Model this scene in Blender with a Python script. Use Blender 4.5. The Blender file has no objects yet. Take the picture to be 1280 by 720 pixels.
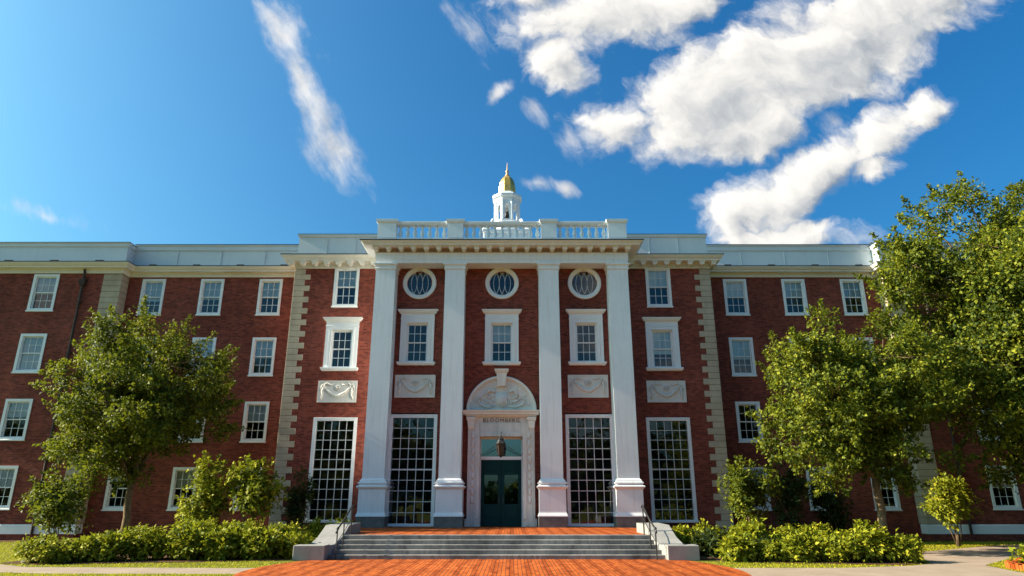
import bpy, math, random
import numpy as np
from mathutils import Vector, Matrix

R = math.radians
scene = bpy.context.scene
COL = scene.collection

# ------------------------------------------------------------------ camera
cd = bpy.data.cameras.new("camera")
cam = bpy.data.objects.new("camera", cd)
COL.objects.link(cam)
cam.location = (0.475, 0, 1.7)
cam.rotation_euler = (R(90 + 17.7), 0, 0)
cd.sensor_width = 36
cd.lens = 36 * 835 / 1280
cd.clip_start = 0.1
cd.clip_end = 3000
scene.camera = cam

# ------------------------------------------------------------------ light
SUN_EL, SUN_FRONT = 30, 0.8          # sun from the left, a little in front of the facade plane
S = Vector((-math.cos(R(SUN_EL)) * math.cos(R(SUN_FRONT)), -math.cos(R(SUN_EL)) * math.sin(R(SUN_FRONT)), math.sin(R(SUN_EL))))
sl = bpy.data.lights.new("sun", 'SUN')
sl.energy = 5.0
sl.angle = R(0.53)
sl.color = (1.0, 0.88, 0.69)
sun = bpy.data.objects.new("sun", sl)
COL.objects.link(sun)
sun.rotation_euler = (-S).to_track_quat('-Z', 'Y').to_euler()
sun.location = S * 60

vs = scene.view_settings
scene.display_settings.display_device = 'sRGB'
vs.view_transform = 'Standard'
vs.look = 'None'
vs.exposure = 1.58
vs.gamma = 1.0
vs.use_curve_mapping = False
try:
    scene.cycles.max_bounces = 8
    scene.cycles.diffuse_bounces = 4
    scene.cycles.transparent_max_bounces = 24
    scene.cycles.use_denoising = True
except Exception:
    pass


def N(nt, typ, loc=None, **kw):
    n = nt.nodes.new(typ)
    for k, v in kw.items():
        setattr(n, k, v)
    return n


def build_world():
    w = bpy.data.worlds.new("World")
    scene.world = w
    w.use_nodes = True
    nt = w.node_tree
    nt.nodes.clear()
    L = nt.links.new
    out = N(nt, 'ShaderNodeOutputWorld')
    sky = N(nt, 'ShaderNodeTexSky')
    sky.sky_type = 'NISHITA'
    sky.sun_disc = False
    sky.sun_elevation = R(SUN_EL)
    sky.sun_rotation = R(-90 - SUN_FRONT)
    sky.air_density = 1.0
    sky.dust_density = 4.6
    sky.ozone_density = 3.0
    hs = N(nt, 'ShaderNodeHueSaturation')
    hs.inputs['Saturation'].default_value = 1.38
    hs.inputs['Value'].default_value = 1.0
    L(sky.outputs[0], hs.inputs['Color'])
    bg = N(nt, 'ShaderNodeBackground')
    bg.inputs['Strength'].default_value = 0.068
    tint = N(nt, 'ShaderNodeMix', data_type='RGBA', blend_type='MULTIPLY')
    tint.inputs[0].default_value = 1.0
    L(hs.outputs[0], tint.inputs[6])
    tint.inputs[7].default_value = (0.47, 0.96, 1.02, 1)
    L(tint.outputs[2], bg.inputs['Color'])

    tc = N(nt, 'ShaderNodeTexCoord')
    sep = N(nt, 'ShaderNodeSeparateXYZ')
    L(tc.outputs['Generated'], sep.inputs[0])

    def M(op, a, b=None, c=None, clamp=False):
        n = N(nt, 'ShaderNodeMath', operation=op)
        n.use_clamp = clamp
        for i, x in enumerate((a, b, c)):
            if x is None:
                continue
            if isinstance(x, (int, float)):
                n.inputs[i].default_value = x
            else:
                L(x, n.inputs[i])
        return n.outputs[0]

    def smooth(x, a, b):
        n = N(nt, 'ShaderNodeMapRange', interpolation_type='SMOOTHSTEP')
        L(x, n.inputs[0])
        n.inputs[1].default_value = a
        n.inputs[2].default_value = b
        return n.outputs[0]

    ysafe = M('MAXIMUM', sep.outputs[1], 0.05)
    px = M('DIVIDE', sep.outputs[0], ysafe)
    pz = M('DIVIDE', sep.outputs[2], ysafe)
    comb = N(nt, 'ShaderNodeCombineXYZ')
    L(px, comb.inputs[0]); L(pz, comb.inputs[1])
    p0 = comb.outputs[0]

    def noise(vec, scale, detail, rough=0.55, out=0):
        n = N(nt, 'ShaderNodeTexNoise')
        n.inputs['Scale'].default_value = scale
        n.inputs['Detail'].default_value = detail
        n.inputs['Roughness'].default_value = rough
        L(vec, n.inputs['Vector'])
        return n.outputs[out]

    def vadd(a, b):
        n = N(nt, 'ShaderNodeVectorMath', operation='ADD')
        L(a, n.inputs[0])
        if isinstance(b, tuple):
            n.inputs[1].default_value = b
        else:
            L(b, n.inputs[1])
        return n.outputs[0]

    def warp(vec, scale, amount):
        n = N(nt, 'ShaderNodeVectorMath', operation='SUBTRACT')
        L(noise(vec, scale, 4, 0.6, 1), n.inputs[0])
        n.inputs[1].default_value = (0.5, 0.5, 0.5)
        m = N(nt, 'ShaderNodeVectorMath', operation='SCALE')
        L(n.outputs[0], m.inputs[0])
        m.inputs['Scale'].default_value = amount
        return vadd(vec, m.outputs[0])

    def blobs(vec, lst):
        acc = None
        for cx, cy, rx, ry, rot, wgt in lst:
            mp = N(nt, 'ShaderNodeMapping', vector_type='TEXTURE')
            mp.inputs['Location'].default_value = (cx, cy, 0)
            mp.inputs['Rotation'].default_value = (0, 0, R(rot))
            mp.inputs['Scale'].default_value = (rx, ry, 1)
            L(vec, mp.inputs['Vector'])
            ln = N(nt, 'ShaderNodeVectorMath', operation='LENGTH')
            L(mp.outputs[0], ln.inputs[0])
            v = M('MULTIPLY', M('SUBTRACT', 1.0, ln.outputs['Value']), wgt)
            acc = v if acc is None else M('MAXIMUM', acc, v)
        return acc

    # cumulus banks, placed by direction in the sky (tangent plane to the north)
    CUM = [(0.57, 0.785, 0.34, 0.145, 30, 1.08), (0.37, 0.675, 0.23, 0.125, 24, 1.05), (0.36, 0.60, 0.09, 0.06, 10, .85), (0.44, 0.61, 0.09, 0.06, 30, .85),
           (0.18, 0.615, 0.11, 0.06, 15, 0.80), (0.78, 0.87, 0.18, 0.085, 38, 1.0), (0.17, 0.83, 0.20, 0.090, 12, .95), (0.30, 0.86, 0.14, 0.06, 20, .8),
           (0.04, 0.88, 0.09, 0.06, 0, .7), (0.07, 0.735, 0.07, 0.07, 60, 0.72),
           (0.50, 0.515, 0.21, 0.056, 38, .92), (0.365, 0.455, 0.11, 0.070, 10, .95), (0.615, 0.585, 0.12, 0.060, 38, .9),
           (0.71, 0.645, 0.07, 0.040, 25, .72), (0.60, 0.52, 0.055, 0.035, 10, .70), (0.42, 0.410, 0.18, 0.035, 0, .85)]

    def field(vec):
        wv = warp(vec, 4.5, 0.10)
        wv = warp(wv, 13.0, 0.050)
        wv = warp(wv, 40.0, 0.014)
        b = blobs(wv, CUM)
        n1 = noise(wv, 8.0, 8, 0.58)
        return M('ADD', b, M('MULTIPLY', M('SUBTRACT', n1, 0.5), 1.6))

    f0 = field(p0)
    f1 = field(vadd(p0, (-0.022, 0.020, 0)))
    a_cum = smooth(f0, 0.02, 0.50)
    shade = M('MULTIPLY_ADD', M('SUBTRACT', f0, f1), 0.42, 0.72)
    thick = M('MULTIPLY', smooth(f0, 0.45, 1.1), -0.16)
    lum = M('MINIMUM', M('MAXIMUM', M('ADD', shade, thick), 0.42), 1.02)

    # a high thin streak and a faint one low on the left
    mp = N(nt, 'ShaderNodeMapping', vector_type='TEXTURE')
    mp.inputs['Rotation'].default_value = (0, 0, R(-61))
    mp.inputs['Scale'].default_value = (3.2, 1, 1)
    L(warp(p0, 4.0, 0.06), mp.inputs['Vector'])
    streak = noise(mp.outputs[0], 21.0, 8, 0.62)
    bl = blobs(warp(p0, 6.0, 0.07), [(-0.36, 0.69, 0.30, 0.046, -61, .95), (-0.30, 0.575, 0.12, 0.060, -55, 1.0),
                                     (-0.40, 0.78, 0.14, 0.05, -61, .85), (-0.77, 0.452, 0.14, 0.024, -18, .62), (-0.98, 0.46, 0.12, 0.03, -10, .5),
                                     (-0.027, 0.665, 0.050, 0.022, 55, .95), (0.090, 0.497, 0.026, 0.016, -35, 1.0), (0.045, 0.505, 0.05, 0.018, -10, .7),
                                     (0.10, 0.575, 0.03, 0.05, 20, .7), (0.04, 0.635, 0.03, 0.04, 10, .7), (0.55, 0.61, 0.04, 0.05, 20, .7), (-0.06, 0.80, 0.05, 0.10, 30, .6)])
    fc = M('ADD', bl, M('MULTIPLY', M('SUBTRACT', streak, 0.5), 1.9))
    a_cir = M('MULTIPLY', smooth(fc, 0.12, 1.15), 0.85)

    # the unseen rest of the sky: broken cloud added as white fill light
    sc = N(nt, 'ShaderNodeMapping')
    sc.inputs['Scale'].default_value = (1, 1, 2.2)
    L(tc.outputs['Generated'], sc.inputs['Vector'])
    nb = noise(warp(sc.outputs[0], 3.0, 0.2), 2.6, 8, 0.58)
    a_back = M('MULTIPLY', smooth(nb, 0.53, 0.68), smooth(sep.outputs[2], 0.02, 0.2))
    isback = smooth(sep.outputs[1], 0.25, -0.05)
    front = M('SUBTRACT', 1.0, isback)

    a_front = M('MAXIMUM', a_cum, a_cir)
    alpha = M('ADD', M('MULTIPLY', a_front, front), M('MULTIPLY', a_back, isback), clamp=True)
    ccol = N(nt, 'ShaderNodeMix', data_type='RGBA')
    L(smooth(lum, 0.42, 0.80), ccol.inputs['Factor'])
    ccol.inputs[6].default_value = (0.56, 0.64, 0.74, 1)
    ccol.inputs[7].default_value = (1.0, 0.97, 0.92, 1)
    bgc = N(nt, 'ShaderNodeBackground')
    L(ccol.outputs[2], bgc.inputs['Color'])
    L(M('MULTIPLY', lum, 0.43), bgc.inputs['Strength'])
    mx = N(nt, 'ShaderNodeMixShader')
    L(alpha, mx.inputs[0]); L(bg.outputs[0], mx.inputs[1]); L(bgc.outputs[0], mx.inputs[2])
    L(mx.outputs[0], out.inputs[0])


build_world()


# ------------------------------------------------------------------ helpers
def tag(o, label=None, cat=None, group=None, kind=None):
    if label: o['label'] = label
    if cat: o['category'] = cat
    if group: o['group'] = group
    if kind: o['kind'] = kind
    return o


def empty(name, loc=(0, 0, 0), rz=0, label=None, cat=None, group=None):
    o = bpy.data.objects.new(name, None)
    COL.objects.link(o)
    o.location = loc
    o.rotation_euler = (0, 0, rz)
    o.empty_display_size = 0.3
    return tag(o, label, cat, group)


def link_obj(name, me, parent=None, loc=(0, 0, 0), rz=0, world=False):
    o = bpy.data.objects.new(name, me)
    COL.objects.link(o)
    o.location = loc
    o.rotation_euler = (0, 0, rz)
    if parent is not None:
        o.parent = parent
        if world:
            o.matrix_parent_inverse = Matrix.Translation(-Vector(parent.location))
    return o


class MB:
    def __init__(self):
        self.v = []
        self.f = []

    def add(self, vs, fs):
        b = len(self.v)
        self.v.extend([tuple(x) for x in vs])
        self.f.extend([tuple(i + b for i in f) for f in fs])
        return self

    def box(self, x0, x1, y0, y1, z0, z1):
        return self.add([(x0, y0, z0), (x1, y0, z0), (x1, y1, z0), (x0, y1, z0), (x0, y0, z1), (x1, y0, z1), (x1, y1, z1), (x0, y1, z1)],
                        [(0, 3, 2, 1), (4, 5, 6, 7), (0, 1, 5, 4), (1, 2, 6, 5), (2, 3, 7, 6), (3, 0, 4, 7)])

    def quad(self, a, b, c, d):
        return self.add([a, b, c, d], [(0, 1, 2, 3)])

    def mould(self, x0, x1, yf, yb, levels, left=1, right=1, back=0):
        """rings (z, projection) swept round the front and both ends with mitred corners"""
        vs, fs = [], []
        for z, p in levels:
            vs += [(x0 - p * left, yf - p, z), (x1 + p * right, yf - p, z), (x1 + p * right, yb + p * back, z), (x0 - p * left, yb + p * back, z)]
        n = len(levels)
        for i in range(n - 1):
            for k in range(4):
                a, b = i * 4 + k, i * 4 + (k + 1) % 4
                fs.append((a, b, b + 4, a + 4))
        fs.append((3, 2, 1, 0))
        t = (n - 1) * 4
        fs.append((t, t + 1, t + 2, t + 3))
        return self.add(vs, fs)

    def lathe(self, cx, cy, prof, n=16, ph=0.0, sq=1.0):
        vs, fs = [], []
        for r, z in prof:
            for k in range(n):
                a = ph + 2 * math.pi * k / n
                vs.append((cx + r * math.cos(a), cy + r * math.sin(a) * sq, z))
        m = len(prof)
        for i in range(m - 1):
            for k in range(n):
                a, b = i * n + k, i * n + (k + 1) % n
                fs.append((a, b, b + n, a + n))
        fs.append(tuple(reversed(range(n))))
        fs.append(tuple(range((m - 1) * n, m * n)))
        return self.add(vs, fs)

    def ring(self, cx, cz, prof, n=48, a0=0.0, a1=2 * math.pi, sx=1.0, sz=1.0):
        """profile of (radius, y) swept about an axis along y (closed profile)"""
        full = abs(a1 - a0 - 2 * math.pi) < 1e-6
        m = len(prof)
        steps = n if full else n + 1
        vs, fs = [], []
        for k in range(steps):
            a = a0 + (a1 - a0) * k / n
            for r, y in prof:
                vs.append((cx + r * math.cos(a) * sx, y, cz + r * math.sin(a) * sz))
        for k in range(n):
            k2 = (k + 1) % steps
            for i in range(m):
                j = (i + 1) % m
                fs.append((k * m + i, k2 * m + i, k2 * m + j, k * m + j))
        if not full:
            fs.append(tuple(range(m)))
            fs.append(tuple(reversed(range((steps - 1) * m, steps * m))))
        return self.add(vs, fs)

    def disc(self, cx, cz, y, r, n=48, a0=0.0, a1=2 * math.pi):
        full = abs(a1 - a0 - 2 * math.pi) < 1e-6
        k = n if full else n + 1
        vs = [(cx + r * math.cos(a0 + (a1 - a0) * i / n), y, cz + r * math.sin(a0 + (a1 - a0) * i / n)) for i in range(k)]
        return self.add(vs, [tuple(range(k))])

    def tube(self, pts, rad, n=6, flat=1.0):
        pts = [Vector(p) for p in pts]
        m = len(pts)
        rr = rad if isinstance(rad, (list, tuple)) else [rad] * m
        vs, fs = [], []
        up = None
        for i, p in enumerate(pts):
            t = (pts[min(i + 1, m - 1)] - pts[max(i - 1, 0)])
            if t.length < 1e-9:
                t = Vector((0, 0, 1))
            t.normalize()
            if up is None:
                up = t.orthogonal().normalized()
            up = (up - t * up.dot(t))
            if up.length < 1e-6:
                up = t.orthogonal()
            up.normalize()
            sd = t.cross(up)
            for k in range(n):
                a = 2 * math.pi * k / n
                vs.append(p + up * (rr[i] * math.cos(a)) + sd * (rr[i] * math.sin(a) * flat))
        for i in range(m - 1):
            for k in range(n):
                a, b = i * n + k, i * n + (k + 1) % n
                fs.append((a, b, b + n, a + n))
        fs.append(tuple(reversed(range(n))))
        fs.append(tuple(range((m - 1) * n, m * n)))
        return self.add(vs, fs)

    def poly(self, pts, z, h=0.0):
        n = len(pts)
        if h <= 0:
            return self.add([(x, y, z) for x, y in pts], [tuple(range(n))])
        vs = [(x, y, z) for x, y in pts] + [(x, y, z + h) for x, y in pts]
        fs = [tuple(reversed(range(n))), tuple(range(n, 2 * n))] + [(i, (i + 1) % n, n + (i + 1) % n, n + i) for i in range(n)]
        return self.add(vs, fs)

    def blob(self, c, r, seg=8, rings=5):
        cx, cy, cz = c
        rx, ry, rz = r
        vs, fs = [(cx, cy, cz - rz)], []
        for i in range(1, rings):
            a = math.pi * i / rings
            for k in range(seg):
                b = 2 * math.pi * k / seg
                vs.append((cx + rx * math.sin(a) * math.cos(b), cy + ry * math.sin(a) * math.sin(b), cz - rz * math.cos(a)))
        vs.append((cx, cy, cz + rz))
        t = len(vs) - 1
        for k in range(seg):
            fs.append((0, 1 + (k + 1) % seg, 1 + k))
            fs.append((t, 1 + (rings - 2) * seg + k, 1 + (rings - 2) * seg + (k + 1) % seg))
        for i in range(rings - 2):
            for k in range(seg):
                a, b = 1 + i * seg + k, 1 + i * seg + (k + 1) % seg
                fs.append((a, b, b + seg, a + seg))
        return self.add(vs, fs)

    def mesh(self, name, mat, smooth=False):
        me = bpy.data.meshes.new(name)
        me.from_pydata(self.v, [], self.f)
        me.update()
        if mat:
            me.materials.append(mat)
        if smooth:
            me.polygons.foreach_set('use_smooth', [True] * len(me.polygons))
        return me

    def build(self, name, mat, parent=None, loc=(0, 0, 0), rz=0, world=False, smooth=False, bevel=0):
        o = link_obj(name, self.mesh(name, mat, smooth), parent, loc, rz, world)
        if bevel:
            md = o.modifiers.new("bevel", 'BEVEL')
            md.width = bevel
            md.segments = 2
            md.limit_method = 'ANGLE'
        return o


# ------------------------------------------------------------------ materials
def mat_base(name, rough=0.6, spec=0.4):
    m = bpy.data.materials.new(name)
    m.use_nodes = True
    nt = m.node_tree
    b = nt.nodes['Principled BSDF']
    b.inputs['Roughness'].default_value = rough
    b.inputs['Specular IOR Level'].default_value = spec
    return m, nt, b


def coords(nt, scale=(1, 1, 1), kind='Object'):
    tc = N(nt, 'ShaderNodeTexCoord')
    mp = N(nt, 'ShaderNodeMapping')
    mp.inputs['Scale'].default_value = scale
    nt.links.new(tc.outputs[kind], mp.inputs[0])
    return mp.outputs[0]


def ramp(nt, fac, stops):
    r = N(nt, 'ShaderNodeValToRGB')
    e = r.color_ramp.elements
    while len(e) < len(stops):
        e.new(0.5)
    for i, (p, c) in enumerate(stops):
        e[i].position = p
        e[i].color = (c[0], c[1], c[2], 1)
    nt.links.new(fac, r.inputs[0])
    return r.outputs[0]


def noise_n(nt, vec, scale, detail=5, rough=0.6):
    n = N(nt, 'ShaderNodeTexNoise')
    n.inputs['Scale'].default_value = scale
    n.inputs['Detail'].default_value = detail
    n.inputs['Roughness'].default_value = rough
    nt.links.new(vec, n.inputs['Vector'])
    return n.outputs[0]


def bump(nt, b, h, strength=0.3, dist=0.02):
    bm = N(nt, 'ShaderNodeBump')
    bm.inputs['Strength'].default_value = strength
    bm.inputs['Distance'].default_value = dist
    nt.links.new(h, bm.inputs['Height'])
    nt.links.new(bm.outputs[0], b.inputs['Normal'])


def mix_col(nt, fac, a, b, mode='MIX'):
    m = N(nt, 'ShaderNodeMix', data_type='RGBA', blend_type=mode)
    if isinstance(fac, (int, float)):
        m.inputs[0].default_value = fac
    else:
        nt.links.new(fac, m.inputs[0])
    for i, x in ((6, a), (7, b)):
        if isinstance(x, tuple):
            m.inputs[i].default_value = (x[0], x[1], x[2], 1)
        else:
            nt.links.new(x, m.inputs[i])
    return m.outputs[2]


def mottled(name, c0, c1, scale=1.5, rough=0.6, spec=0.35, streak=0.0, streak_col=None, bmp=0.15, fine=40):
    m, nt, b = mat_base(name, rough, spec)
    v = coords(nt)
    col = ramp(nt, noise_n(nt, v, scale, 8, 0.65), [(0.3, c0), (0.7, c1)])
    if streak:
        vs_ = coords(nt, (6, 6, 0.35))
        s = ramp(nt, noise_n(nt, vs_, 1.3, 6, 0.7), [(0.50, (0, 0, 0)), (0.72, (1, 1, 1))])
        sm = N(nt, 'ShaderNodeMath', operation='MULTIPLY')
        nt.links.new(s, sm.inputs[0])
        sm.inputs[1].default_value = streak
        col = mix_col(nt, sm.outputs[0], col, streak_col)
    nt.links.new(col, b.inputs['Base Color'])
    if bmp:
        bump(nt, b, noise_n(nt, v, fine, 4), bmp, 0.01)
    return m


def brick_mat(name, c1, c2, mortar, bw=0.215, bh=0.075, flatxy=False, big=(0.6, 1.25), rough=0.85, msize=0.008):
    m, nt, b = mat_base(name, rough, 0.08)
    tc = N(nt, 'ShaderNodeTexCoord')
    sp = N(nt, 'ShaderNodeSeparateXYZ')
    nt.links.new(tc.outputs['Object'], sp.inputs[0])
    cb = N(nt, 'ShaderNodeCombineXYZ')
    if flatxy:
        nt.links.new(sp.outputs[1], cb.inputs[0])
        nt.links.new(sp.outputs[0], cb.inputs[1])
    else:
        ad = N(nt, 'ShaderNodeMath', operation='ADD')
        nt.links.new(sp.outputs[0], ad.inputs[0]); nt.links.new(sp.outputs[1], ad.inputs[1])
        nt.links.new(ad.outputs[0], cb.inputs[0])
        nt.links.new(sp.outputs[2], cb.inputs[1])
    br = N(nt, 'ShaderNodeTexBrick')
    br.inputs['Scale'].default_value = 1.0
    br.inputs['Brick Width'].default_value = bw
    br.inputs['Row Height'].default_value = bh
    br.inputs['Mortar Size'].default_value = msize
    br.inputs['Mortar Smooth'].default_value = 0.3
    br.inputs['Bias'].default_value = -0.15
    br.inputs['Color1'].default_value = (*c1, 1)
    br.inputs['Color2'].default_value = (*c2, 1)
    br.inputs['Mortar'].default_value = (*mortar, 1)
    nt.links.new(cb.outputs[0], br.inputs['Vector'])
    v = tc.outputs['Object']
    big_n = ramp(nt, noise_n(nt, v, 0.35, 6, 0.65), [(0.3, (big[0],) * 3), (0.7, (big[1],) * 3)])
    col = mix_col(nt, 0.8, br.outputs['Color'], big_n, 'MULTIPLY')
    fine = ramp(nt, noise_n(nt, v, 7.0, 4, 0.7), [(0.3, (0.8,) * 3), (0.7, (1.2,) * 3)])
    col = mix_col(nt, 0.8, col, fine, 'MULTIPLY')
    stv = coords(nt, (1.6, 1.6, 0.16))
    sti = ramp(nt, noise_n(nt, stv, 1.0, 7, 0.7), [(0.35, (0.72,) * 3), (0.6, (1.08,) * 3)])
    col = mix_col(nt, 0.4, col, sti, 'MULTIPLY')
    nt.links.new(col, b.inputs['Base Color'])
    inv = N(nt, 'ShaderNodeMath', operation='SUBTRACT')
    inv.inputs[0].default_value = 1.0
    nt.links.new(br.outputs['Fac'], inv.inputs[1])
    bump(nt, b, inv.outputs[0], 0.5, 0.01)
    return m


MT = {}
MT['brick'] = brick_mat('red_brick', (0.292, 0.068, 0.046), (0.118, 0.029, 0.024), (0.22, 0.095, 0.070))
MT['paint'] = mottled('white_paint', (0.74, 0.76, 0.80), (0.82, 0.84, 0.87), 0.8, 0.5, 0.4, 0.42, (0.56, 0.54, 0.50), 0.08)
MT['trim'] = mottled('window_paint', (0.75, 0.76, 0.77), (0.81, 0.815, 0.82), 2.0, 0.45, 0.4, 0.12, (0.62, 0.60, 0.56), 0.03)
MT['cream'] = mottled('cream_cornice_paint', (0.70, 0.665, 0.61), (0.78, 0.75, 0.70), 1.0, 0.6, 0.3, 0.3, (0.52, 0.45, 0.37), 0.05)
MT['stone'] = mottled('limestone', (0.37, 0.295, 0.215), (0.52, 0.425, 0.315), 1.2, 0.85, 0.2, 0.35, (0.30, 0.26, 0.21), 0.3, 25)
MT['marble'] = mottled('weathered_marble', (0.58, 0.55, 0.51), (0.74, 0.71, 0.67), 1.0, 0.6, 0.35, 0.75, (0.38, 0.35, 0.31), 0.15, 20)
MT['relief'] = mottled('carved_stone', (0.62, 0.60, 0.56), (0.72, 0.70, 0.66), 2.5, 0.75, 0.25, 0.2, (0.45, 0.43, 0.39), 0.2, 30)
MT['granite'] = mottled('grey_granite', (0.09, 0.088, 0.086), (0.19, 0.185, 0.18), 3.0, 0.75, 0.3, 0.3, (0.10, 0.10, 0.10), 0.25, 60)
MT['step'] = mottled('worn_granite_steps', (0.085, 0.083, 0.08), (0.30, 0.29, 0.275), 1.1, 0.75, 0.25, 0.6, (0.03, 0.03, 0.034), 0.25, 40)
MT['cheek'] = mottled('pale_granite', (0.20, 0.195, 0.19), (0.30, 0.29, 0.275), 2.0, 0.75, 0.3, 0.35, (0.25, 0.24, 0.23), 0.25, 50)
MT['metal_white'] = mottled('parapet_panel', (0.56, 0.60, 0.63), (0.66, 0.69, 0.71), 0.6, 0.5, 0.4, 0.25, (0.47, 0.50, 0.53), 0.03)
MT['lead'] = mottled('dark_lead', (0.035, 0.037, 0.04), (0.06, 0.06, 0.065), 2.0, 0.6, 0.4, 0, None, 0.05)
MT['slate'] = mottled('roof_slate', (0.10, 0.11, 0.12), (0.17, 0.18, 0.19), 2.0, 0.7, 0.3, 0, None, 0.3, 8)
MT['iron'] = mottled('black_iron', (0.012, 0.012, 0.013), (0.022, 0.022, 0.022), 4.0, 0.45, 0.5, 0, None, 0.05)
MT['band_shade'] = mottled('painted_shade_and_bounce', (0.30, 0.20, 0.16), (0.38, 0.26, 0.21), 2.0, 0.8, 0.2, 0.2, (0.2, 0.13, 0.1), 0)  # reddish brown paints shade and warm bounce into the cornice
MT['pipe'] = mottled('brown_downpipe', (0.030, 0.018, 0.015), (0.050, 0.030, 0.025), 2.0, 0.6, 0.3, 0, None, 0.05)
MT['door'] = mottled('dark_green_door', (0.003, 0.030, 0.031), (0.004, 0.038, 0.038), 1.0, 0.5, 0.12, 0, None, 0.02)
MT['blind'] = mottled('roller_blind', (0.84, 0.85, 0.86), (0.90, 0.90, 0.90), 1.5, 0.9, 0.1, 0.4, (0.50, 0.52, 0.53), 0)
MT['room'] = mottled('dark_room', (0.03, 0.03, 0.03), (0.05, 0.048, 0.045), 0.3, 0.9, 0.1, 0, None, 0)
MT['inscription'] = mottled('carved_letters', (0.20, 0.12, 0.06), (0.26, 0.16, 0.08), 5, 0.6, 0.3, 0, None, 0)
MT['muntin'] = mottled('muntin_paint', (0.60, 0.61, 0.62), (0.68, 0.69, 0.70), 2.0, 0.5, 0.3, 0, None, 0)

m, nt, b = mat_base('gilded_dome', 0.28, 0.5)
b.inputs['Metallic'].default_value = 0.65
nt.links.new(ramp(nt, noise_n(nt, coords(nt), 3, 6), [(0.3, (0.55, 0.34, 0.07)), (0.7, (0.78, 0.52, 0.14))]), b.inputs['Base Color'])
MT['gold'] = m


def glass_mat(ior=1.7, name='window_glass'):
    m = bpy.data.materials.new(name)
    m.use_nodes = True
    nt = m.node_tree
    nt.nodes.clear()
    out = N(nt, 'ShaderNodeOutputMaterial')
    tr = N(nt, 'ShaderNodeBsdfTransparent')
    tr.inputs[0].default_value = (0.82, 0.88, 0.92, 1)
    gl = N(nt, 'ShaderNodeBsdfGlossy')
    gl.inputs['Roughness'].default_value = 0.015
    gl.inputs[0].default_value = (0.92, 0.97, 1.0, 1)
    fr = N(nt, 'ShaderNodeFresnel')
    fr.inputs['IOR'].default_value = ior
    bm = N(nt, 'ShaderNodeBump')
    bm.inputs['Strength'].default_value = 0.06
    bm.inputs['Distance'].default_value = 0.02
    nt.links.new(noise_n(nt, coords(nt), 2.2, 2), bm.inputs['Height'])
    nt.links.new(bm.outputs[0], gl.inputs['Normal'])
    mx = N(nt, 'ShaderNodeMixShader')
    nt.links.new(fr.outputs[0], mx.inputs[0])
    nt.links.new(tr.outputs[0], mx.inputs[1])
    nt.links.new(gl.outputs[0], mx.inputs[2])
    nt.links.new(mx.outputs[0], out.inputs[0])
    return m


MT['glass'] = glass_mat()
MT['door_glass'] = glass_mat(3.4, 'coated_door_glass')


def leaf_mat(name, stops, trans=0.26, tcol=(0.34, 0.38, 0.02)):
    m = bpy.data.materials.new(name)
    m.use_nodes = True
    nt = m.node_tree
    b = nt.nodes['Principled BSDF']
    out = nt.nodes['Material Output']
    b.inputs['Roughness'].default_value = 0.6
    b.inputs['Specular IOR Level'].default_value = 0.14
    g = N(nt, 'ShaderNodeNewGeometry')
    ad = N(nt, 'ShaderNodeMath', operation='MULTIPLY_ADD')
    n = noise_n(nt, coords(nt), 0.55, 3)
    nt.links.new(n, ad.inputs[0])
    ad.inputs[1].default_value = 0.9
    sm = N(nt, 'ShaderNodeMath', operation='MULTIPLY_ADD')
    nt.links.new(g.outputs['Random Per Island'], sm.inputs[0])
    sm.inputs[1].default_value = 0.8
    sm.inputs[2].default_value = -0.35
    nt.links.new(sm.outputs[0], ad.inputs[2])
    col = ramp(nt, ad.outputs[0], stops)
    nt.links.new(col, b.inputs['Base Color'])
    t = N(nt, 'ShaderNodeBsdfTranslucent')
    nt.links.new(mix_col(nt, 0.5, col, tcol), t.inputs[0])
    mx = N(nt, 'ShaderNodeMixShader')
    mx.inputs[0].default_value = trans
    nt.links.new(b.outputs[0], mx.inputs[1]); nt.links.new(t.outputs[0], mx.inputs[2])
    nt.links.new(mx.outputs[0], out.inputs[0])
    return m


MT['leaf_tree'] = leaf_mat('tree_leaves', [(0.2, (0.022, 0.038, 0.006)), (0.55, (0.092, 0.122, 0.011)), (0.95, (0.25, 0.250, 0.019))])
MT['leaf_big'] = leaf_mat('big_tree_leaves', [(0.2, (0.020, 0.036, 0.006)), (0.55, (0.085, 0.115, 0.010)), (0.95, (0.24, 0.235, 0.017))])
MT['leaf_bush'] = leaf_mat('bush_leaves', [(0.15, (0.060, 0.085, 0.007)), (0.5, (0.200, 0.220, 0.012)), (0.9, (0.40, 0.36, 0.022))])
MT['leaf_yellow'] = leaf_mat('yellow_bush_leaves', [(0.15, (0.09, 0.11, 0.008)), (0.5, (0.19, 0.215, 0.013)), (0.9, (0.38, 0.345, 0.022))])
MT['leaf_dark'] = leaf_mat('dark_evergreen_leaves', [(0.1, (0.010, 0.020, 0.006)), (0.5, (0.022, 0.038, 0.010)), (0.9, (0.040, 0.058, 0.013))], 0.15)
MT['blade'] = leaf_mat('grass_blades', [(0.1, (0.24, 0.23, 0.010)), (0.5, (0.42, 0.38, 0.014)), (0.9, (0.52, 0.44, 0.020))], 0.4)
MT['bark'] = mottled('bark', (0.10, 0.065, 0.035), (0.22, 0.15, 0.09), 6, 0.9, 0.15, 0.4, (0.06, 0.04, 0.025), 0.6, 18)
MT['lawn'] = mottled('lawn_turf', (0.065, 0.075, 0.012), (0.13, 0.125, 0.016), 1.2, 0.95, 0.1, 0, None, 0.5, 60)
MT['mulch'] = mottled('bark_mulch', (0.035, 0.018, 0.010), (0.11, 0.055, 0.030), 6, 0.95, 0.1, 0, None, 0.8, 35)
MT['concrete'] = mottled('concrete_path', (0.22, 0.165, 0.125), (0.30, 0.23, 0.175), 1.1, 0.85, 0.2, 0, None, 0.2, 60)


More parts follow.
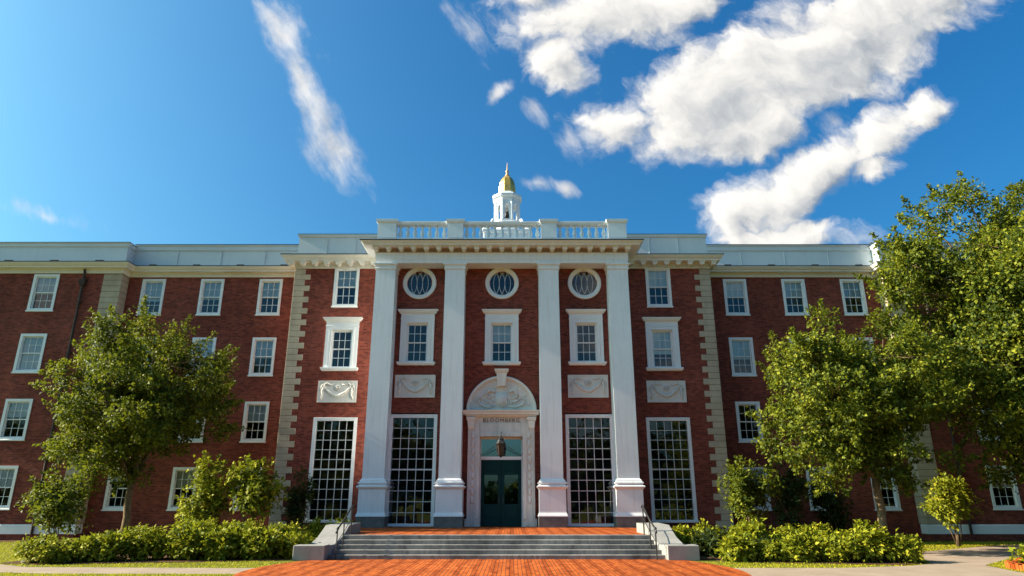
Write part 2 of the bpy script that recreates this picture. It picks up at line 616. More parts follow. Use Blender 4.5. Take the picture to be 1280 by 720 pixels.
def paver_mat():
    m = brick_mat('brick_pavers', (0.47, 0.108, 0.022), (0.27, 0.054, 0.013), (0.12, 0.042, 0.016), 0.21, 0.105, True, (0.78, 1.15), 0.8, 0.010)
    nt = m.node_tree
    b = nt.nodes['Principled BSDF']
    src = b.inputs['Base Color'].links[0].from_socket
    # soldier courses running away from the steps: one darker row in every few
    tc = N(nt, 'ShaderNodeTexCoord')
    w = N(nt, 'ShaderNodeTexWave', wave_type='BANDS', bands_direction='X')
    w.inputs['Scale'].default_value = 0.68
    w.inputs['Distortion'].default_value = 2.6
    w.inputs['Detail'].default_value = 2
    w.inputs['Detail Scale'].default_value = 1.2
    nt.links.new(tc.outputs['Object'], w.inputs['Vector'])
    c = ramp(nt, w.outputs['Fac'], [(0.02, (0.62, 0.50, 0.45)), (0.55, (1.05, 1.05, 1.05))])
    worn = ramp(nt, noise_n(nt, tc.outputs['Object'], 1.4, 7, 0.7), [(0.32, (0.66, 0.62, 0.62)), (0.58, (1.06, 1.06, 1.06))])
    c2 = mix_col(nt, 0.75, src, c, 'MULTIPLY')
    nt.links.new(mix_col(nt, 0.6, c2, worn, 'MULTIPLY'), b.inputs['Base Color'])
    return m


MT['paver'] = paver_mat()

# ------------------------------------------------------------------ ground
g = MB().quad((-500, -400, 0), (500, -400, 0), (500, 600, 0), (-500, 600, 0)).build('ground', MT['lawn'])
tag(g, kind='structure')

PATH_L = [(-4, 19.25), (-7, 19.2), (-12.6, 19.45), (-14.6, 20.7), (-20, 23.0), (-30, 26.0), (-30, 22.6), (-20, 19.9), (-15, 18.7), (-11, 17.75), (-4, 17.6)]
PATH_R = [(4, 14.0), (13.2, 14.0), (13.2, 18.2), (13.6, 20.0), (16.2, 22.6), (22, 26.6), (34, 27.4), (34, 30.4), (20.2, 28.9), (14.9, 25.2), (13.2, 22.2), (12.4, 20.5), (11.4, 19.8), (9.3, 19.25), (4, 19.2)]
tag(MB().poly(list(reversed(PATH_L)), 0.006).build('path', MT['concrete']), kind='structure')
tag(MB().poly(PATH_R, 0.006).build('path', MT['concrete']), kind='structure')
circ = [(6.35 * math.cos(2 * math.pi * k / 96), 18.7 + 6.35 * math.sin(2 * math.pi * k / 96)) for k in range(96)]
tag(MB().poly(circ, 0.012).build('brick_plaza', MT['paver']), kind='structure')
BED_L = [(-14.2, 20.6), (-12.8, 20.1), (-10.5, 20.6), (-6.6, 21.5), (-6.2, 22.4), (-5.9, 24), (-6.4, 30.4), (-10.3, 31.0), (-12.5, 27.5), (-14.0, 23)]
BED_R = [(6.2, 21.9), (7.2, 21.0), (9.6, 20.4), (11.3, 20.0), (12.3, 20.6), (12.7, 22.2), (12.0, 25), (14.5, 30.5), (12.5, 32.8), (6.4, 31.1), (5.9, 24)]
for bed in (BED_L, BED_R,
            [(-19.4, 31.5), (-10.4, 31.5), (-10.4, 33.0), (-19.4, 33.0)], [(-38, 31.0), (-19.4, 31.0), (-19.4, 32.4), (-38, 32.4)],
            [(10.4, 31.6), (19.4, 31.6), (19.4, 33.0), (10.4, 33.0)], [(19.4, 31.3), (38, 31.3), (38, 32.4), (19.4, 32.4)]):
    tag(MB().poly(bed, 0.003, 0.015).build('planting_bed', MT['mulch']), kind='structure')

# terrace behind the steps
TZ = 0.66
t = MB().box(-5.66, 5.66, 23.05, 27.99, 0, TZ - 0.004).box(-6.3, 6.3, 28.0, 30.5, 0, TZ - 0.004).build('terrace', MT['paver'])
tag(t, kind='structure')

# ------------------------------------------------------------------ the library
LIB = empty('library_building', (0, 30.3, 0), 0,
            'long four storey red brick library with white pilasters, columned balustrade and gold domed cupola', 'building')
YC, YB, YW, YP = 30.3, 31.2, 32.9, 32.25      # centre, bays, wings, end pavilions
XB, XW, XE = 10.215, 19.4, 38.0
BT = 12.80


def part(mb, name, mat, parent=None, **kw):
    if parent is None or parent is LIB:
        return mb.build(name, MT[mat], LIB, world=True, **kw)
    return mb.build(name, MT[mat], parent, **kw)


def wall_sheet(mb, x0, x1, z0, z1, Y, holes, depth=0.22):
    xs = sorted({x0, x1, *[h[0] for h in holes], *[h[1] for h in holes]})
    zs = sorted({z0, z1, *[h[2] for h in holes], *[h[3] for h in holes]})
    for i in range(len(xs) - 1):
        for j in range(len(zs) - 1):
            cx, cz = (xs[i] + xs[i + 1]) / 2, (zs[j] + zs[j + 1]) / 2
            if any(h[0] < cx < h[1] and h[2] < cz < h[3] for h in holes):
                continue
            mb.quad((xs[i], Y, zs[j]), (xs[i + 1], Y, zs[j]), (xs[i + 1], Y, zs[j + 1]), (xs[i], Y, zs[j + 1]))
    for a, b_, c, d in holes:
        y2 = Y + depth
        mb.quad((a, Y, c), (a, y2, c), (a, y2, d), (a, Y, d))
        mb.quad((b_, Y, d), (b_, y2, d), (b_, y2, c), (b_, Y, c))
        mb.quad((a, Y, d), (a, y2, d), (b_, y2, d), (b_, Y, d))
        mb.quad((b_, Y, c), (b_, y2, c), (a, y2, c), (a, Y, c))


CACHE = {}


def frame_ring(mb, w, h, t, y0, y1, sill=True):
    mb.box(-w / 2, -w / 2 + t, y0, y1, 0, h)
    mb.box(w / 2 - t, w / 2, y0, y1, 0, h)
    mb.box(-w / 2 + t, w / 2 - t, y0, y1, h - t, h)
    mb.box(-w / 2 + t, w / 2 - t, y0, y1, 0, t * 0.75)


def sash_mesh(mb, w, z0, z1, y, cols, rows, st=0.05, mt=0.022):
    mb.box(-w / 2, -w / 2 + st, y, y + .04, z0, z1)
    mb.box(w / 2 - st, w / 2, y, y + .04, z0, z1)
    mb.box(-w / 2 + st, w / 2 - st, y, y + .04, z0, z0 + st)
    mb.box(-w / 2 + st, w / 2 - st, y, y + .04, z1 - st, z1)
    iw, ih = w - 2 * st, z1 - z0 - 2 * st
    for c in range(1, cols):
        x = -iw / 2 + iw * c / cols
        mb.box(x - mt / 2, x + mt / 2, y + .006, y + .03, z0 + st, z1 - st)
    for r in range(1, rows):
        z = z0 + st + ih * r / rows
        mb.box(-iw / 2, iw / 2, y + .009, y + .027, z - mt / 2, z + mt / 2)


def cached(key, fn):
    if key not in CACHE:
        CACHE[key] = fn()
    return CACHE[key]


def sash_window(x, Y, z0, w, h, blind=0.5, cols=3, rows=2, casing=0.13, hood=False, lower_blind=0.0):
    """double hung window; origin at the middle of its foot on the wall plane"""
    def fr():
        mb = MB()
        frame_ring(mb, w, h, casing, -0.035, 0.20)
        return mb.mesh('window', MT['trim'])
    o = link_obj('window', cached(('f', w, h, casing), fr), LIB, (x, Y, z0), 0, True)
    iw, ih0, ih1 = w - 2 * casing, casing * .75, h - casing
    mid = (ih0 + ih1) / 2

    def sa():
        mb = MB()
        sash_mesh(mb, iw, mid - .02, ih1, .045, cols, rows)
        sash_mesh(mb, iw, ih0, mid + .03, .092, cols, rows)
        return mb.mesh('sash', MT['trim'])
    link_obj('sash', cached(('s', w, h, casing, cols, rows), sa), o)

    def pa():
        mb = MB()
        mb.quad((-iw / 2 + .04, .066, mid), (iw / 2 - .04, .066, mid), (iw / 2 - .04, .066, ih1 - .03), (-iw / 2 + .04, .066, ih1 - .03))
        mb.quad((-iw / 2 + .04, .113, ih0 + .03), (iw / 2 - .04, .113, ih0 + .03), (iw / 2 - .04, .113, mid + .02), (-iw / 2 + .04, .113, mid + .02))
        return mb.mesh('pane', MT['glass'])
    link_obj('pane', cached(('p', w, h, casing), pa), o)
    if blind > 0:
        bz = round(ih1 - (ih1 - ih0) * blind, 3)

        def bl():
            mb = MB()
            mb.box(-iw / 2 + .01, iw / 2 - .01, .140, .148, bz, ih1)
            mb.box(-iw / 2 + .01, iw / 2 - .01, .136, .155, bz - .03, bz - .002)
            return mb.mesh('blind', MT['blind'])
        link_obj('blind', cached(('b', w, h, casing, bz), bl), o)

    def si():
        mb = MB()
        mb.mould(-w / 2, w / 2, -.04, .0, [(-.07, .0), (-.065, .03), (-.02, .035), (0.0, .02)])
        return mb.mesh('sill', MT['trim'])
    link_obj('sill', cached(('sill', w), si), o)
    return o


def dressed_window(x, Y, z0, z1, bw, sw, sh, blind):
    """sash window in a moulded stone surround with a hood cornice"""
    o = sash_window(x, Y, z0 + 0.16, sw + 0.10, sh + 0.05, blind, casing=0.05)
    def su():
        mb = MB()
        h = z1 - (z0 + .16)
        t = (bw - sw - 0.10) / 2
        y0 = -.09
        W_ = sw / 2 + .05
        H_ = sh + .05
        mb.box(-bw / 2, -W_, y0, .0, 0, h - .22)
        mb.box(W_, bw / 2, y0, .0, 0, h - .22)
        mb.box(-W_, W_, y0, .0, H_, h - .22)
        # inner architrave step
        mb.box(-W_ - .10, -W_, y0 - .03, y0, 0.0, H_ + .10)
        mb.box(W_, W_ + .10, y0 - .03, y0, 0.0, H_ + .10)
        mb.box(-W_, W_, y0 - .03, y0, H_, H_ + .10)
        return mb.mesh('surround', MT['trim'])
    link_obj('surround', cached(('su', bw, sw, sh, round(z1 - z0, 3)), su), o)

    def ho():
        mb = MB()
        h = z1 - (z0 + .16)
        mb.mould(-bw / 2, bw / 2, -.09, 0, [(h - .22, 0), (h - .18, .015), (h - .17, .05), (h - .12, .10), (h - .06, .13), (h - .05, .15), (h, .16)])
        mb.mould(-bw / 2, bw / 2, -.09, 0, [(h - .44, 0.0), (h - .43, .02), (h - .40, .02), (h - .39, 0.0)])
        return mb.mesh('hood', MT['trim'])
    link_obj('hood', cached(('ho', bw, round(z1 - z0, 3)), ho), o)

    def ss():
        mb = MB()
        mb.mould(-bw / 2, bw / 2, -.09, 0, [(-.16, .01), (-.15, .05), (-.06, .10), (-.01, .10), (0.0, .07)])
        return mb.mesh('sill_block', MT['trim'])
    link_obj('sill_block', cached(('ss', bw), ss), o)
    return o


def tall_window(x, Y, z0, w, h, cols=5, rows=10):
    c = 0.15
    def fr():
        mb = MB()
        frame_ring(mb, w, h, c, -.04, .20)
        mb.box(-w / 2 + .03, w / 2 - .03, -.055, -.04, h - .06, h - .02)
        mb.box(-w / 2 - .04, w / 2 + .04, -.09, -.041, 0.0, .09)
        return mb.mesh('window', MT['trim'])
    o = link_obj('window', cached(('tf', w, h), fr), LIB, (x, Y, z0), 0, True)
    iw, a, b_ = w - 2 * c, c * .75, h - c
    def gr():
        mb = MB()
        mt = .026
        for k in range(1, cols):
            xx = -iw / 2 + iw * k / cols
            mb.box(xx - mt / 2, xx + mt / 2, .05, .09, a, b_)
        for k in range(1, rows):
            zz = a + (b_ - a) * k / rows
            t = .06 if k == rows // 2 else mt
            mb.box(-iw / 2, iw / 2, .045 if k == rows // 2 else .053, .085, zz - t / 2, zz + t / 2)
        return mb.mesh('glazing_bar', MT['muntin'])
    link_obj('glazing_bar', cached(('tg', w, h), gr), o)
    def pa():
        rg = random.Random(5)
        mb = MB()
        for i in range(cols):
            for j in range(rows):
                x0_, x1_ = -iw / 2 + iw * i / cols, -iw / 2 + iw * (i + 1) / cols
                q0, q1 = a + (b_ - a) * j / rows, a + (b_ - a) * (j + 1) / rows
                d = [rg.uniform(-.0025, .0025) for _ in range(3)]
                mb.quad((x0_, .075 + d[0], q0), (x1_, .075 + d[1], q0), (x1_, .075 + d[1] + d[2], q1), (x0_, .075 + d[0] + d[2], q1))
        return mb.mesh('pane', MT['glass'])
    link_obj('pane', cached(('tp', w, h), pa), o)
    return o


def round_window(x, Y, zc):
    def fr():
        mb = MB()
        mb.ring(0, 0, [(.80, .18), (.80, -.05), (.77, -.08), (.70, -.08), (.68, -.05), (.64, -.05), (.61, -.02), (.59, .0), (.59, .18)], 56)
        return mb.mesh('window', MT['trim'], True)
    o = link_obj('window', cached('rf', fr), LIB, (x, Y, zc), 0, True)
    def ke():
        mb = MB()
        mb.add([(-.09, -.11, .60), (.09, -.11, .60), (.13, -.13, .92), (-.13, -.13, .92), (-.09, .0, .60), (.09, .0, .60), (.13, .0, .92), (-.13, .0, .92)],
               [(0, 1, 2, 3), (4, 7, 6, 5), (0, 4, 5, 1), (1, 5, 6, 2), (2, 6, 7, 3), (3, 7, 4, 0)])
        return mb.mesh('keystone', MT['cream'])
    link_obj('keystone', cached('rk', ke), o)
    def tr():
        mb = MB()
        for cx in (-.40, -.135, .135, .40):
            pts = []
            for k in range(41):
                a = 2 * math.pi * k / 40
                px_, pz_ = cx + .27 * math.cos(a), .57 * math.sin(a)
                if px_ * px_ + pz_ * pz_ <= .585 ** 2:
                    pts.append((px_, .05, pz_))
                else:
                    if len(pts) > 2: mb.tube(pts, .013, 5)
                    pts = []
            if len(pts) > 2: mb.tube(pts, .013, 5)
        return mb.mesh('tracery', MT['muntin'])
    link_obj('tracery', cached('rt', tr), o)
    link_obj('pane', cached('rp', lambda: MB().disc(0, 0, .07, .595).mesh('pane', MT['glass'])), o)
    return o


# --- windows and the wall openings they fill
holes = {'c': [], 'bl': [], 'br': [], 'wl': [], 'wr': [], 'pl': [], 'pr': []}
ROWS_W = [(1.33, 3.24), (4.44, 6.35), (7.65, 9.57), (10.77, 12.68)]
rb = random.Random(11)
BL = {('l', 3, 0): .5, ('l', 3, 1): .55, ('l', 3, 2): .6, ('l', 2, 0): .52, ('l', 2, 1): .5, ('l', 2, 2): .9, ('l', 1, 0): .5, ('l', 1, 1): .5, ('l', 1, 2): .4,
      ('l', 0, 0): .45, ('l', 0, 1): .45, ('l', 0, 2): .3, ('r', 3, 0): .5, ('r', 3, 1): .5, ('r', 3, 2): .5, ('r', 2, 0): .55, ('r', 2, 1): .95, ('r', 2, 2): .5,
      ('r', 1, 0): 0.0, ('r', 1, 1): .3, ('r', 1, 2): .4, ('r', 0, 0): .45, ('r', 0, 1): .4, ('r', 0, 2): .35}
for sg, sd in ((-1, 'l'), (1, 'r')):
    for i, xc in enumerate((12.0, 15.03, 18.06)):
        for r, (a, b_) in enumerate(ROWS_W):
            sash_window(sg * xc, YW, a, 1.20, b_ - a, BL[(sd, r, i)])
            holes['w' + sd].append((sg * xc - .6, sg * xc + .6, a, b_))
    for i, xc in enumerate((23.2, 26.3)):
        for r, (a, b_) in enumerate(ROWS_W):
            bl_ = (.45, .42, 1.0, .52)[r] if i == 0 else (.4, .5, .3, .6)[r]
            sash_window(sg * xc, YP, a + .04, 1.30, b_ - a, bl_)
            holes['p' + sd].append((sg * xc - .65, sg * xc + .65, a + .04, b_ + .04))
    xo = sg * 7.66
    tall_window(xo, YB, .80, 2.02, 4.58)
    holes['b' + sd].append((xo - 1.01, xo + 1.01, .80, 5.38))
    dressed_window(xo, YB, 7.54, 10.12, 1.56, .92, 1.78, .0 if sg < 0 else .62)
    holes['b' + sd].append((xo - .5, xo + .5, 7.70, 9.52))
    sash_window(xo, YB, 10.72, 1.22, 2.02, .5)
    holes['b' + sd].append((xo - .61, xo + .61, 10.72, 12.74))
    tall_window(sg * 3.93, YC, TZ + .01, 2.13, 4.74)
    holes['c'].append((sg * 3.93 - 1.065, sg * 3.93 + 1.065, TZ + .01, 5.47))
for xc, bl_ in ((-3.93, .0), (0, .45), (3.93, .0)):
    dressed_window(xc, YC, 7.63, 10.26, 1.56, .92, 1.80, bl_)
    holes['c'].append((xc - .5, xc + .5, 7.79, 9.62))
    round_window(xc, YC, 11.61)
    holes['c'].append((xc - .56, xc + .56, 11.05, 12.17))
holes['c'].append((-.94, .94, TZ, 4.42))

mb = MB()
wall_sheet(mb, -5.8, 5.8, 0, BT, YC, holes['c'])
part(mb, 'wall', 'brick')
for sg, sd in ((-1, 'l'), (1, 'r')):
    a, b_ = (sorted((sg * 5.85, sg * XB)))
    mb = MB()
    wall_sheet(mb, a, b_, 0, BT, YB, holes['b' + sd])
    mb.quad((sg * XB, YB, 0), (sg * XB, YW + .1, 0), (sg * XB, YW + .1, BT), (sg * XB, YB, BT))
    part(mb, 'wall', 'brick')
    a, b_ = (sorted((sg * XB, sg * XW)))
    mb = MB()
    wall_sheet(mb, a, b_, 0, BT, YW, holes['w' + sd])
    part(mb, 'wall', 'brick')
    a, b_ = (sorted((sg * XW, sg * XE)))
    mb = MB()
    wall_sheet(mb, a, b_, 0, BT, YP, holes['p' + sd])
    mb.quad((sg * XW, YP, 0), (sg * XW, YW + .1, 0), (sg * XW, YW + .1, BT), (sg * XW, YP, BT))
    mb.quad((sg * XE, YP, 0), (sg * XE, 62, 0), (sg * XE, 62, BT), (sg * XE, YP, BT))
    part(mb, 'wall', 'brick')
mb = MB().quad((-XE, 62, 0), (XE, 62, 0), (XE, 62, BT), (-XE, 62, BT))
part(mb, 'wall', 'brick')
# dim rooms behind the glass
for xa, xb_, Y in ((-5.95, 5.95, YC), (-XB + .05, -6.0, YB), (6.0, XB - .05, YB), (-XW + .02, -XB - .05, YW), (XB + .05, XW - .02, YW), (-XE + .1, -XW - .05, YP), (XW + .05, XE - .1, YP)):
    mb = MB()
    mb.quad((xa, Y + 3.6, .05), (xb_, Y + 3.6, .05), (xb_, Y + 3.6, BT - .05), (xa, Y + 3.6, BT - .05))
    for z in (.06, 3.9, 7.0, 10.2, BT - .02):
        if abs(Y - YC) < .01 and z in (3.9,):
            continue
        mb.quad((xa, Y + .24, z), (xb_, Y + .24, z), (xb_, Y + 3.6, z), (xa, Y + 3.6, z))
    part(mb, 'interior_wall', 'room')

# --- roof
mb = MB()
mb.poly([(-XE, YP + .1), (-XW, YP + .1), (-XW, YW + .1), (-XB, YW + .1), (-XB, YB + .1), (-5.9, YB + .1), (-5.9, YC), (5.9, YC), (5.9, YB + .1), (XB, YB + .1), (XB, YW + .1), (XW, YW + .1), (XW, YP + .1), (XE, YP + .1), (XE, 62), (-XE, 62)], 13.05)
mb.add([(-16, 40, 13.1), (16, 40, 13.1), (16, 60, 13.1), (-16, 60, 13.1), (-8, 50, 18.2), (8, 50, 18.2)], [(0, 1, 5, 4), (2, 3, 4, 5), (3, 0, 4), (1, 2, 5)])
roof = part(mb, 'roof', 'slate')

# --- pilasters of the portico
def pilaster(xc, corner=0):
    w = .47
    yb = 31.26 if corner else 30.32
    xl, xr = xc - w, xc + w
    if corner:
        pass
    mb = MB().mould(xl, xr, 29.5, yb, [(2.60, 0.0), (7.0, .0), (12.02, -.012)])
    o = part(mb, 'pilaster', 'paint')
    mb = MB().mould(xl, xr, 29.5, yb, [(12.02, 0.0), (12.06, .035), (12.09, .035), (12.11, .01), (12.19, .015), (12.25, .06), (12.26, .085), (12.335, .09)])
    mb.build('capital', MT['paint'], o)
    mb = MB().mould(xl, xr, 29.5, yb, [(2.34, .06), (2.42, .14), (2.46, .14), (2.48, .085), (2.55, .075), (2.58, .03), (2.60, .03), (2.62, .0)])
    mb.build('base_moulding', MT['paint'], o)
    mb = MB().mould(xl, xr, 29.5, yb, [(1.08, .15), (1.12, .15), (1.24, .10), (1.28, .095), (2.16, .095), (2.20, .12), (2.26, .185), (2.30, .19), (2.33, .15), (2.345, .08)])
    mb.build('pedestal', MT['paint'], o)
    mb = MB().mould(xl, xr, 29.5, yb, [(TZ - .05, .13), (1.06, .13), (1.08, .11)])
    mb.build('plinth', MT['granite'], o, bevel=.01)


pilaster(-5.43, -1); pilaster(-2.185); pilaster(2.185); pilaster(5.43, 1)


def modillions(x0, x1, yf, z, n, parent, proj):
    def mk():
        mb = MB()
        mb.mould(-.115, .115, -proj + .06, 0, [(-.20, -.09), (-.17, -.02), (-.06, .0), (-.055, .03), (0.0, .035)])
        return mb.mesh('modillion', MT['cream'])
    me = cached(('mod', proj), mk)
    for k in range(n):
        x = x0 + (x1 - x0) * (k + .5) / n
        link_obj('modillion', me, parent, (x, yf, z))


# --- entablature of the centre
fr = part(MB().mould(-5.92, 5.92, 29.49, 31.28, [(12.34, 0.0), (12.50, 0.0), (12.505, .02), (12.80, .02), (12.82, .04), (12.85, .05)]), 'frieze', 'paint')
co = part(MB().mould(-5.92, 5.92, 29.49, 31.28, [(12.852, .0), (13.07, .0), (13.072, .50), (13.10, .51), (13.15, .52), (13.155, .57), (13.20, .62), (13.235, .66)]), 'cornice', 'paint')
MB().mould(-5.92, 5.92, 29.49, 31.28, [(13.237, .67), (13.285, .68)]).build('flashing', MT['lead'], co)
MB().mould(-5.92, 5.92, 29.49, 31.28, [(12.86, .006), (13.066, .006)]).build('shade_band', MT['band_shade'], co)  # thin skin coloured as the shade between the modillions
modillions(-6.2, 6.2, 29.484, 13.072, 21, co, .44)

# --- balustrade over the centre
bal = part(MB().mould(-5.93, 5.93, 29.5, 29.95, [(13.28, .02), (13.52, .02), (13.55, 0), (13.62, 0)]), 'balustrade', 'paint')
peds = [(-5.93, -5.05), (-2.60, -1.86), (1.86, 2.60), (5.05, 5.93)]
for a, b_ in peds:
    MB().mould(a, b_, 29.48, 29.97, [(13.622, 0), (14.36, 0), (14.38, .03), (14.44, .07), (14.55, .08), (14.56, .06)], back=1).build('pedestal', MT['paint'], bal)
for (a0, a), (b_, b1), n in ((peds[0], peds[1], 7), (peds[1], peds[2], 11), (peds[2], peds[3], 7)):
    MB().mould(a, b_, 29.56, 29.90, [(14.31, 0), (14.33, .03), (14.40, .06), (14.47, .06), (14.48, .04)], 0, 0, 1).build('rail', MT['paint'], bal)
    def bm_():
        return MB().lathe(0, 0, [(.085, 0), (.085, .05), (.06, .07), (.07, .12), (.11, .22), (.115, .28), (.085, .40), (.055, .52), (.05, .56), (.075, .58), (.085, .61), (.085, .692)], 12).mesh('baluster', MT['paint'], True)
    me = cached('baluster', bm_)
    for k in range(n):
        link_obj('baluster', me, bal, (a + (b_ - a) * (k + .5) / n + 0, 29.73, 13.62))
# --- bays, wings and pavilions: cornices and parapets
for sg in (-1, 1):
    # bay
    a, b_ = sorted((sg * 5.9, sg * XB))
    l, r = (1, 0) if sg < 0 else (0, 1)
    co = part(MB().mould(a, b_, YB, YB + 1, [(12.66, .0), (12.665, .05), (12.74, .05), (12.745, .02), (12.932, .02), (12.935, .46), (13.04, .47), (13.05, .52), (13.15, .60), (13.19, .61)], l, r), 'cornice', 'cream')
    MB().mould(a, b_, YB, YB + 1, [(13.192, .62), (13.23, .63)], l, r).build('flashing', MT['lead'], co)
    modillions(a - (.45 if sg < 0 else -.15), b_ + (.45 if sg > 0 else -.15), YB - .06, 12.934, 8, co, .40)
    pa = part(MB().mould(a, b_, YB + .0, YB + .5, [(13.225, 0), (13.3, 0.0), (14.32, -.02), (14.33, .02), (14.40, .05), (14.47, .06)], l, r), 'parapet', 'metal_white')
    MB().mould(a, b_, YB, YB + .5, [(14.472, .065), (14.50, .065)], l, r).build('coping', MT['lead'], pa)
    for k in range(1, 3):
        x = a + (b_ - a) * k / 3
        MB().box(x - .012, x + .012, YB - .02, YB + .02, 13.262, 14.30).build('seam', MT['metal_white'], pa)
    # wing
    a, b_ = sorted((sg * XB, sg * XW))
    co = part(MB().mould(a, b_, YW, YW + 1, [(12.77, .0), (12.775, .06), (12.93, .06), (12.98, .12), (12.985, .34), (13.07, .35), (13.08, .40), (13.20, .50), (13.225, .50)], 0, 0), 'cornice', 'cream')
    gu = MB().mould(a, b_, YW, YW + 1, [(13.227, .51), (13.262, .52)], 0, 0)
    for k in range(4):
        x = a + 1.2 + k * 2.25
        gu.box(x, x + .35, YW - .5, YW - .35, 13.262, 13.32)
    gu.build('gutter', MT['lead'], co)
    pa = part(MB().mould(a, b_, YW + .08, YW + .5, [(13.255, 0), (14.28, -.02), (14.29, .03), (14.52, .04), (14.53, .08), (14.58, .09)], 0, 0), 'parapet', 'metal_white')
    for k in range(1, 4):
        x = a + (b_ - a) * k / 4
        MB().box(x - .012, x + .012, YW + .06, YW + .12, 13.262, 14.28).build('seam', MT['metal_white'], pa)
    MB().mould(a, b_, YW + .08, YW + .5, [(14.582, .10), (14.62, .10)], 0, 0).build('coping', MT['lead'], pa)
    # pavilion
    a, b_ = sorted((sg * XW, sg * XE))
    l, r = (0, 1) if sg < 0 else (1, 0)
    co = part(MB().mould(a, b_, YP, YP + 1, [(12.765, .0), (12.77, .06), (12.935, .06), (12.985, .12), (12.99, .34), (13.075, .35), (13.085, .40), (13.205, .50), (13.23, .50)], l, r), 'cornice', 'cream')
    gu = MB().mould(a, b_, YP, YP + 1, [(13.232, .51), (13.268, .52)], l, r)
    for k in range(4):
        x = a + (b_ - a) * (k + .6) / 5 if sg > 0 else b_ - (1.0 + k * 2.3)
        gu.box(x - .2, x + .2, YP - .5, YP - .35, 13.268, 13.33)
    gu.build('gutter', MT['lead'], co)
    pa = part(MB().mould(a, b_, YP + .08, YP + .9, [(13.26, 0), (14.26, -.02), (14.27, .03), (14.42, .04), (14.43, .07), (14.47, .08)], l, r), 'parapet', 'metal_white')
    MB().mould(a, b_, YP + .08, YP + .9, [(14.472, .09), (14.50, .09)], l, r).build('coping', MT['lead'], pa)
    # white plinth course on the pavilion
    part(MB().mould(a, b_, YP, YP + .5, [(.28, .05), (.66, .05), (.69, .02)], l, r), 'plinth_course', 'trim')
    # pavilion corner strip of plain stone blocks
    q = MB()
    k = 0
    z = .70
    xq0, xq1 = sorted((sg * (XW - .03), sg * (XW + .90)))
    while z < 12.75:
        h = min(.30, 12.76 - z)
        q.box(xq0, xq1, YP - .035, YP + .62, z + .007, z + h - .007)
        z += .30
    part(q, 'quoin_strip', 'stone', bevel=.012)
    # toothed quoins at the bay corner
    q = MB()
    z, k = .30, 0
    while z < 12.70:
        h = min(.287, 12.715 - z)
        wd = .76 if k % 2 else .50
        dp = .50 if k % 2 else .76
        x0_, x1_ = sorted((sg * (XB + .03), sg * (XB - wd)))
        q.box(x0_, x1_, YB - .03, YB + dp, z + .006, z + h - .006)
        z += .287
        k += 1
    part(q, 'quoin_strip', 'stone', bevel=.012)
    # downpipe with hopper head
    p = MB()
    xp = sg * 21.26
    p.tube([(xp, YP - .10, .25), (xp, YP - .10, 12.1)], .062, 8)
    p.mould(xp - .13, xp + .13, YP - .20, YP, [(12.05, -.04), (12.15, .0), (12.36, .03), (12.40, .03)])
    p.tube([(xp, YP - .10, 12.3), (xp, YP - .10, 12.72), (xp, YP - .18, 12.95)], .055, 8)
    for z in (2.4, 5.5, 8.6, 11.2):
        p.box(xp - .10, xp + .10, YP - .17, YP, z, z + .07)
    part(p, 'downpipe', 'pipe')

# --- carved swag panels
def swag_panel(xc, Y, z0, z1, w):
    h = z1 - z0
    def pl():
        mb = MB()
        mb.mould(-w / 2, w / 2, -.05, 0, [(0, 0), (h, 0)])
        for (a, b_, c, d) in ((-w / 2, w / 2, 0, .05), (-w / 2, w / 2, h - .05, h), (-w / 2, -w / 2 + .05, .05, h - .05), (w / 2 - .05, w / 2, .05, h - .05)):
            mb.box(a, b_, -.075, -.051, c, d)
        return mb.mesh('carved_panel', MT['relief'])
    o = link_obj('carved_panel', cached(('pl', w, round(h, 3)), pl), LIB, (xc, Y, z0), 0, True)
    def sw():
        mb = MB()
        rg = random.Random(3)
        n = 22
        for k in range(n + 1):
            u = -1 + 2 * k / n
            zz = h * .30 + (u * u) * h * .42
            rr = .075 * (1 - .45 * abs(u)) + .02
            mb.blob((u * w * .33 + rg.uniform(-.01, .01), -.075, zz + rg.uniform(-.012, .012)), (rr * .8, .055, rr), 8, 5)
        for s in (-1, 1):
            mb.ring(s * w * .36, h * .74, [(.10, -.05), (.10, -.10), (.055, -.10), (.055, -.05)], 14)
            mb.tube([(s * w * .36, -.07, h * .66), (s * w * .385, -.08, h * .5), (s * w * .36, -.08, h * .34), (s * w * .40, -.07, h * .2), (s * w * .385, -.06, h * .12)], [.05, .06, .045, .05, .02], 6)
            mb.tube([(s * w * .36, -.07, h * .78), (s * w * .27, -.08, h * .88), (s * w * .18, -.08, h * .78), (s * w * .11, -.07, h * .84)], [.03, .035, .03, .015], 6)
            mb.tube([(s * w * .40, -.07, h * .78), (s * w * .43, -.07, h * .66), (s * w * .44, -.06, h * .5)], [.03, .025, .01], 6)
        mb.ring(0, h * .66, [(.11, -.05), (.11, -.09), (.07, -.10), (.07, -.05)], 16)
        mb.blob((0, -.075, h * .66), (.045, .05, .045))
        for k in range(8):
            a = k * math.pi / 4
            mb.blob((.16 * math.cos(a), -.06, h * .66 + .12 * math.sin(a)), (.03, .03, .03), 6, 4)
        return mb.mesh('garland', MT['relief'], True)
    link_obj('garland', cached(('sw', w, round(h, 3)), sw), o)


for sg in (-1, 1):
    swag_panel(sg * 3.93, YC, 6.16, 7.19, 1.83)
    swag_panel(sg * 7.68, YB, 6.07, 7.08, 1.82)

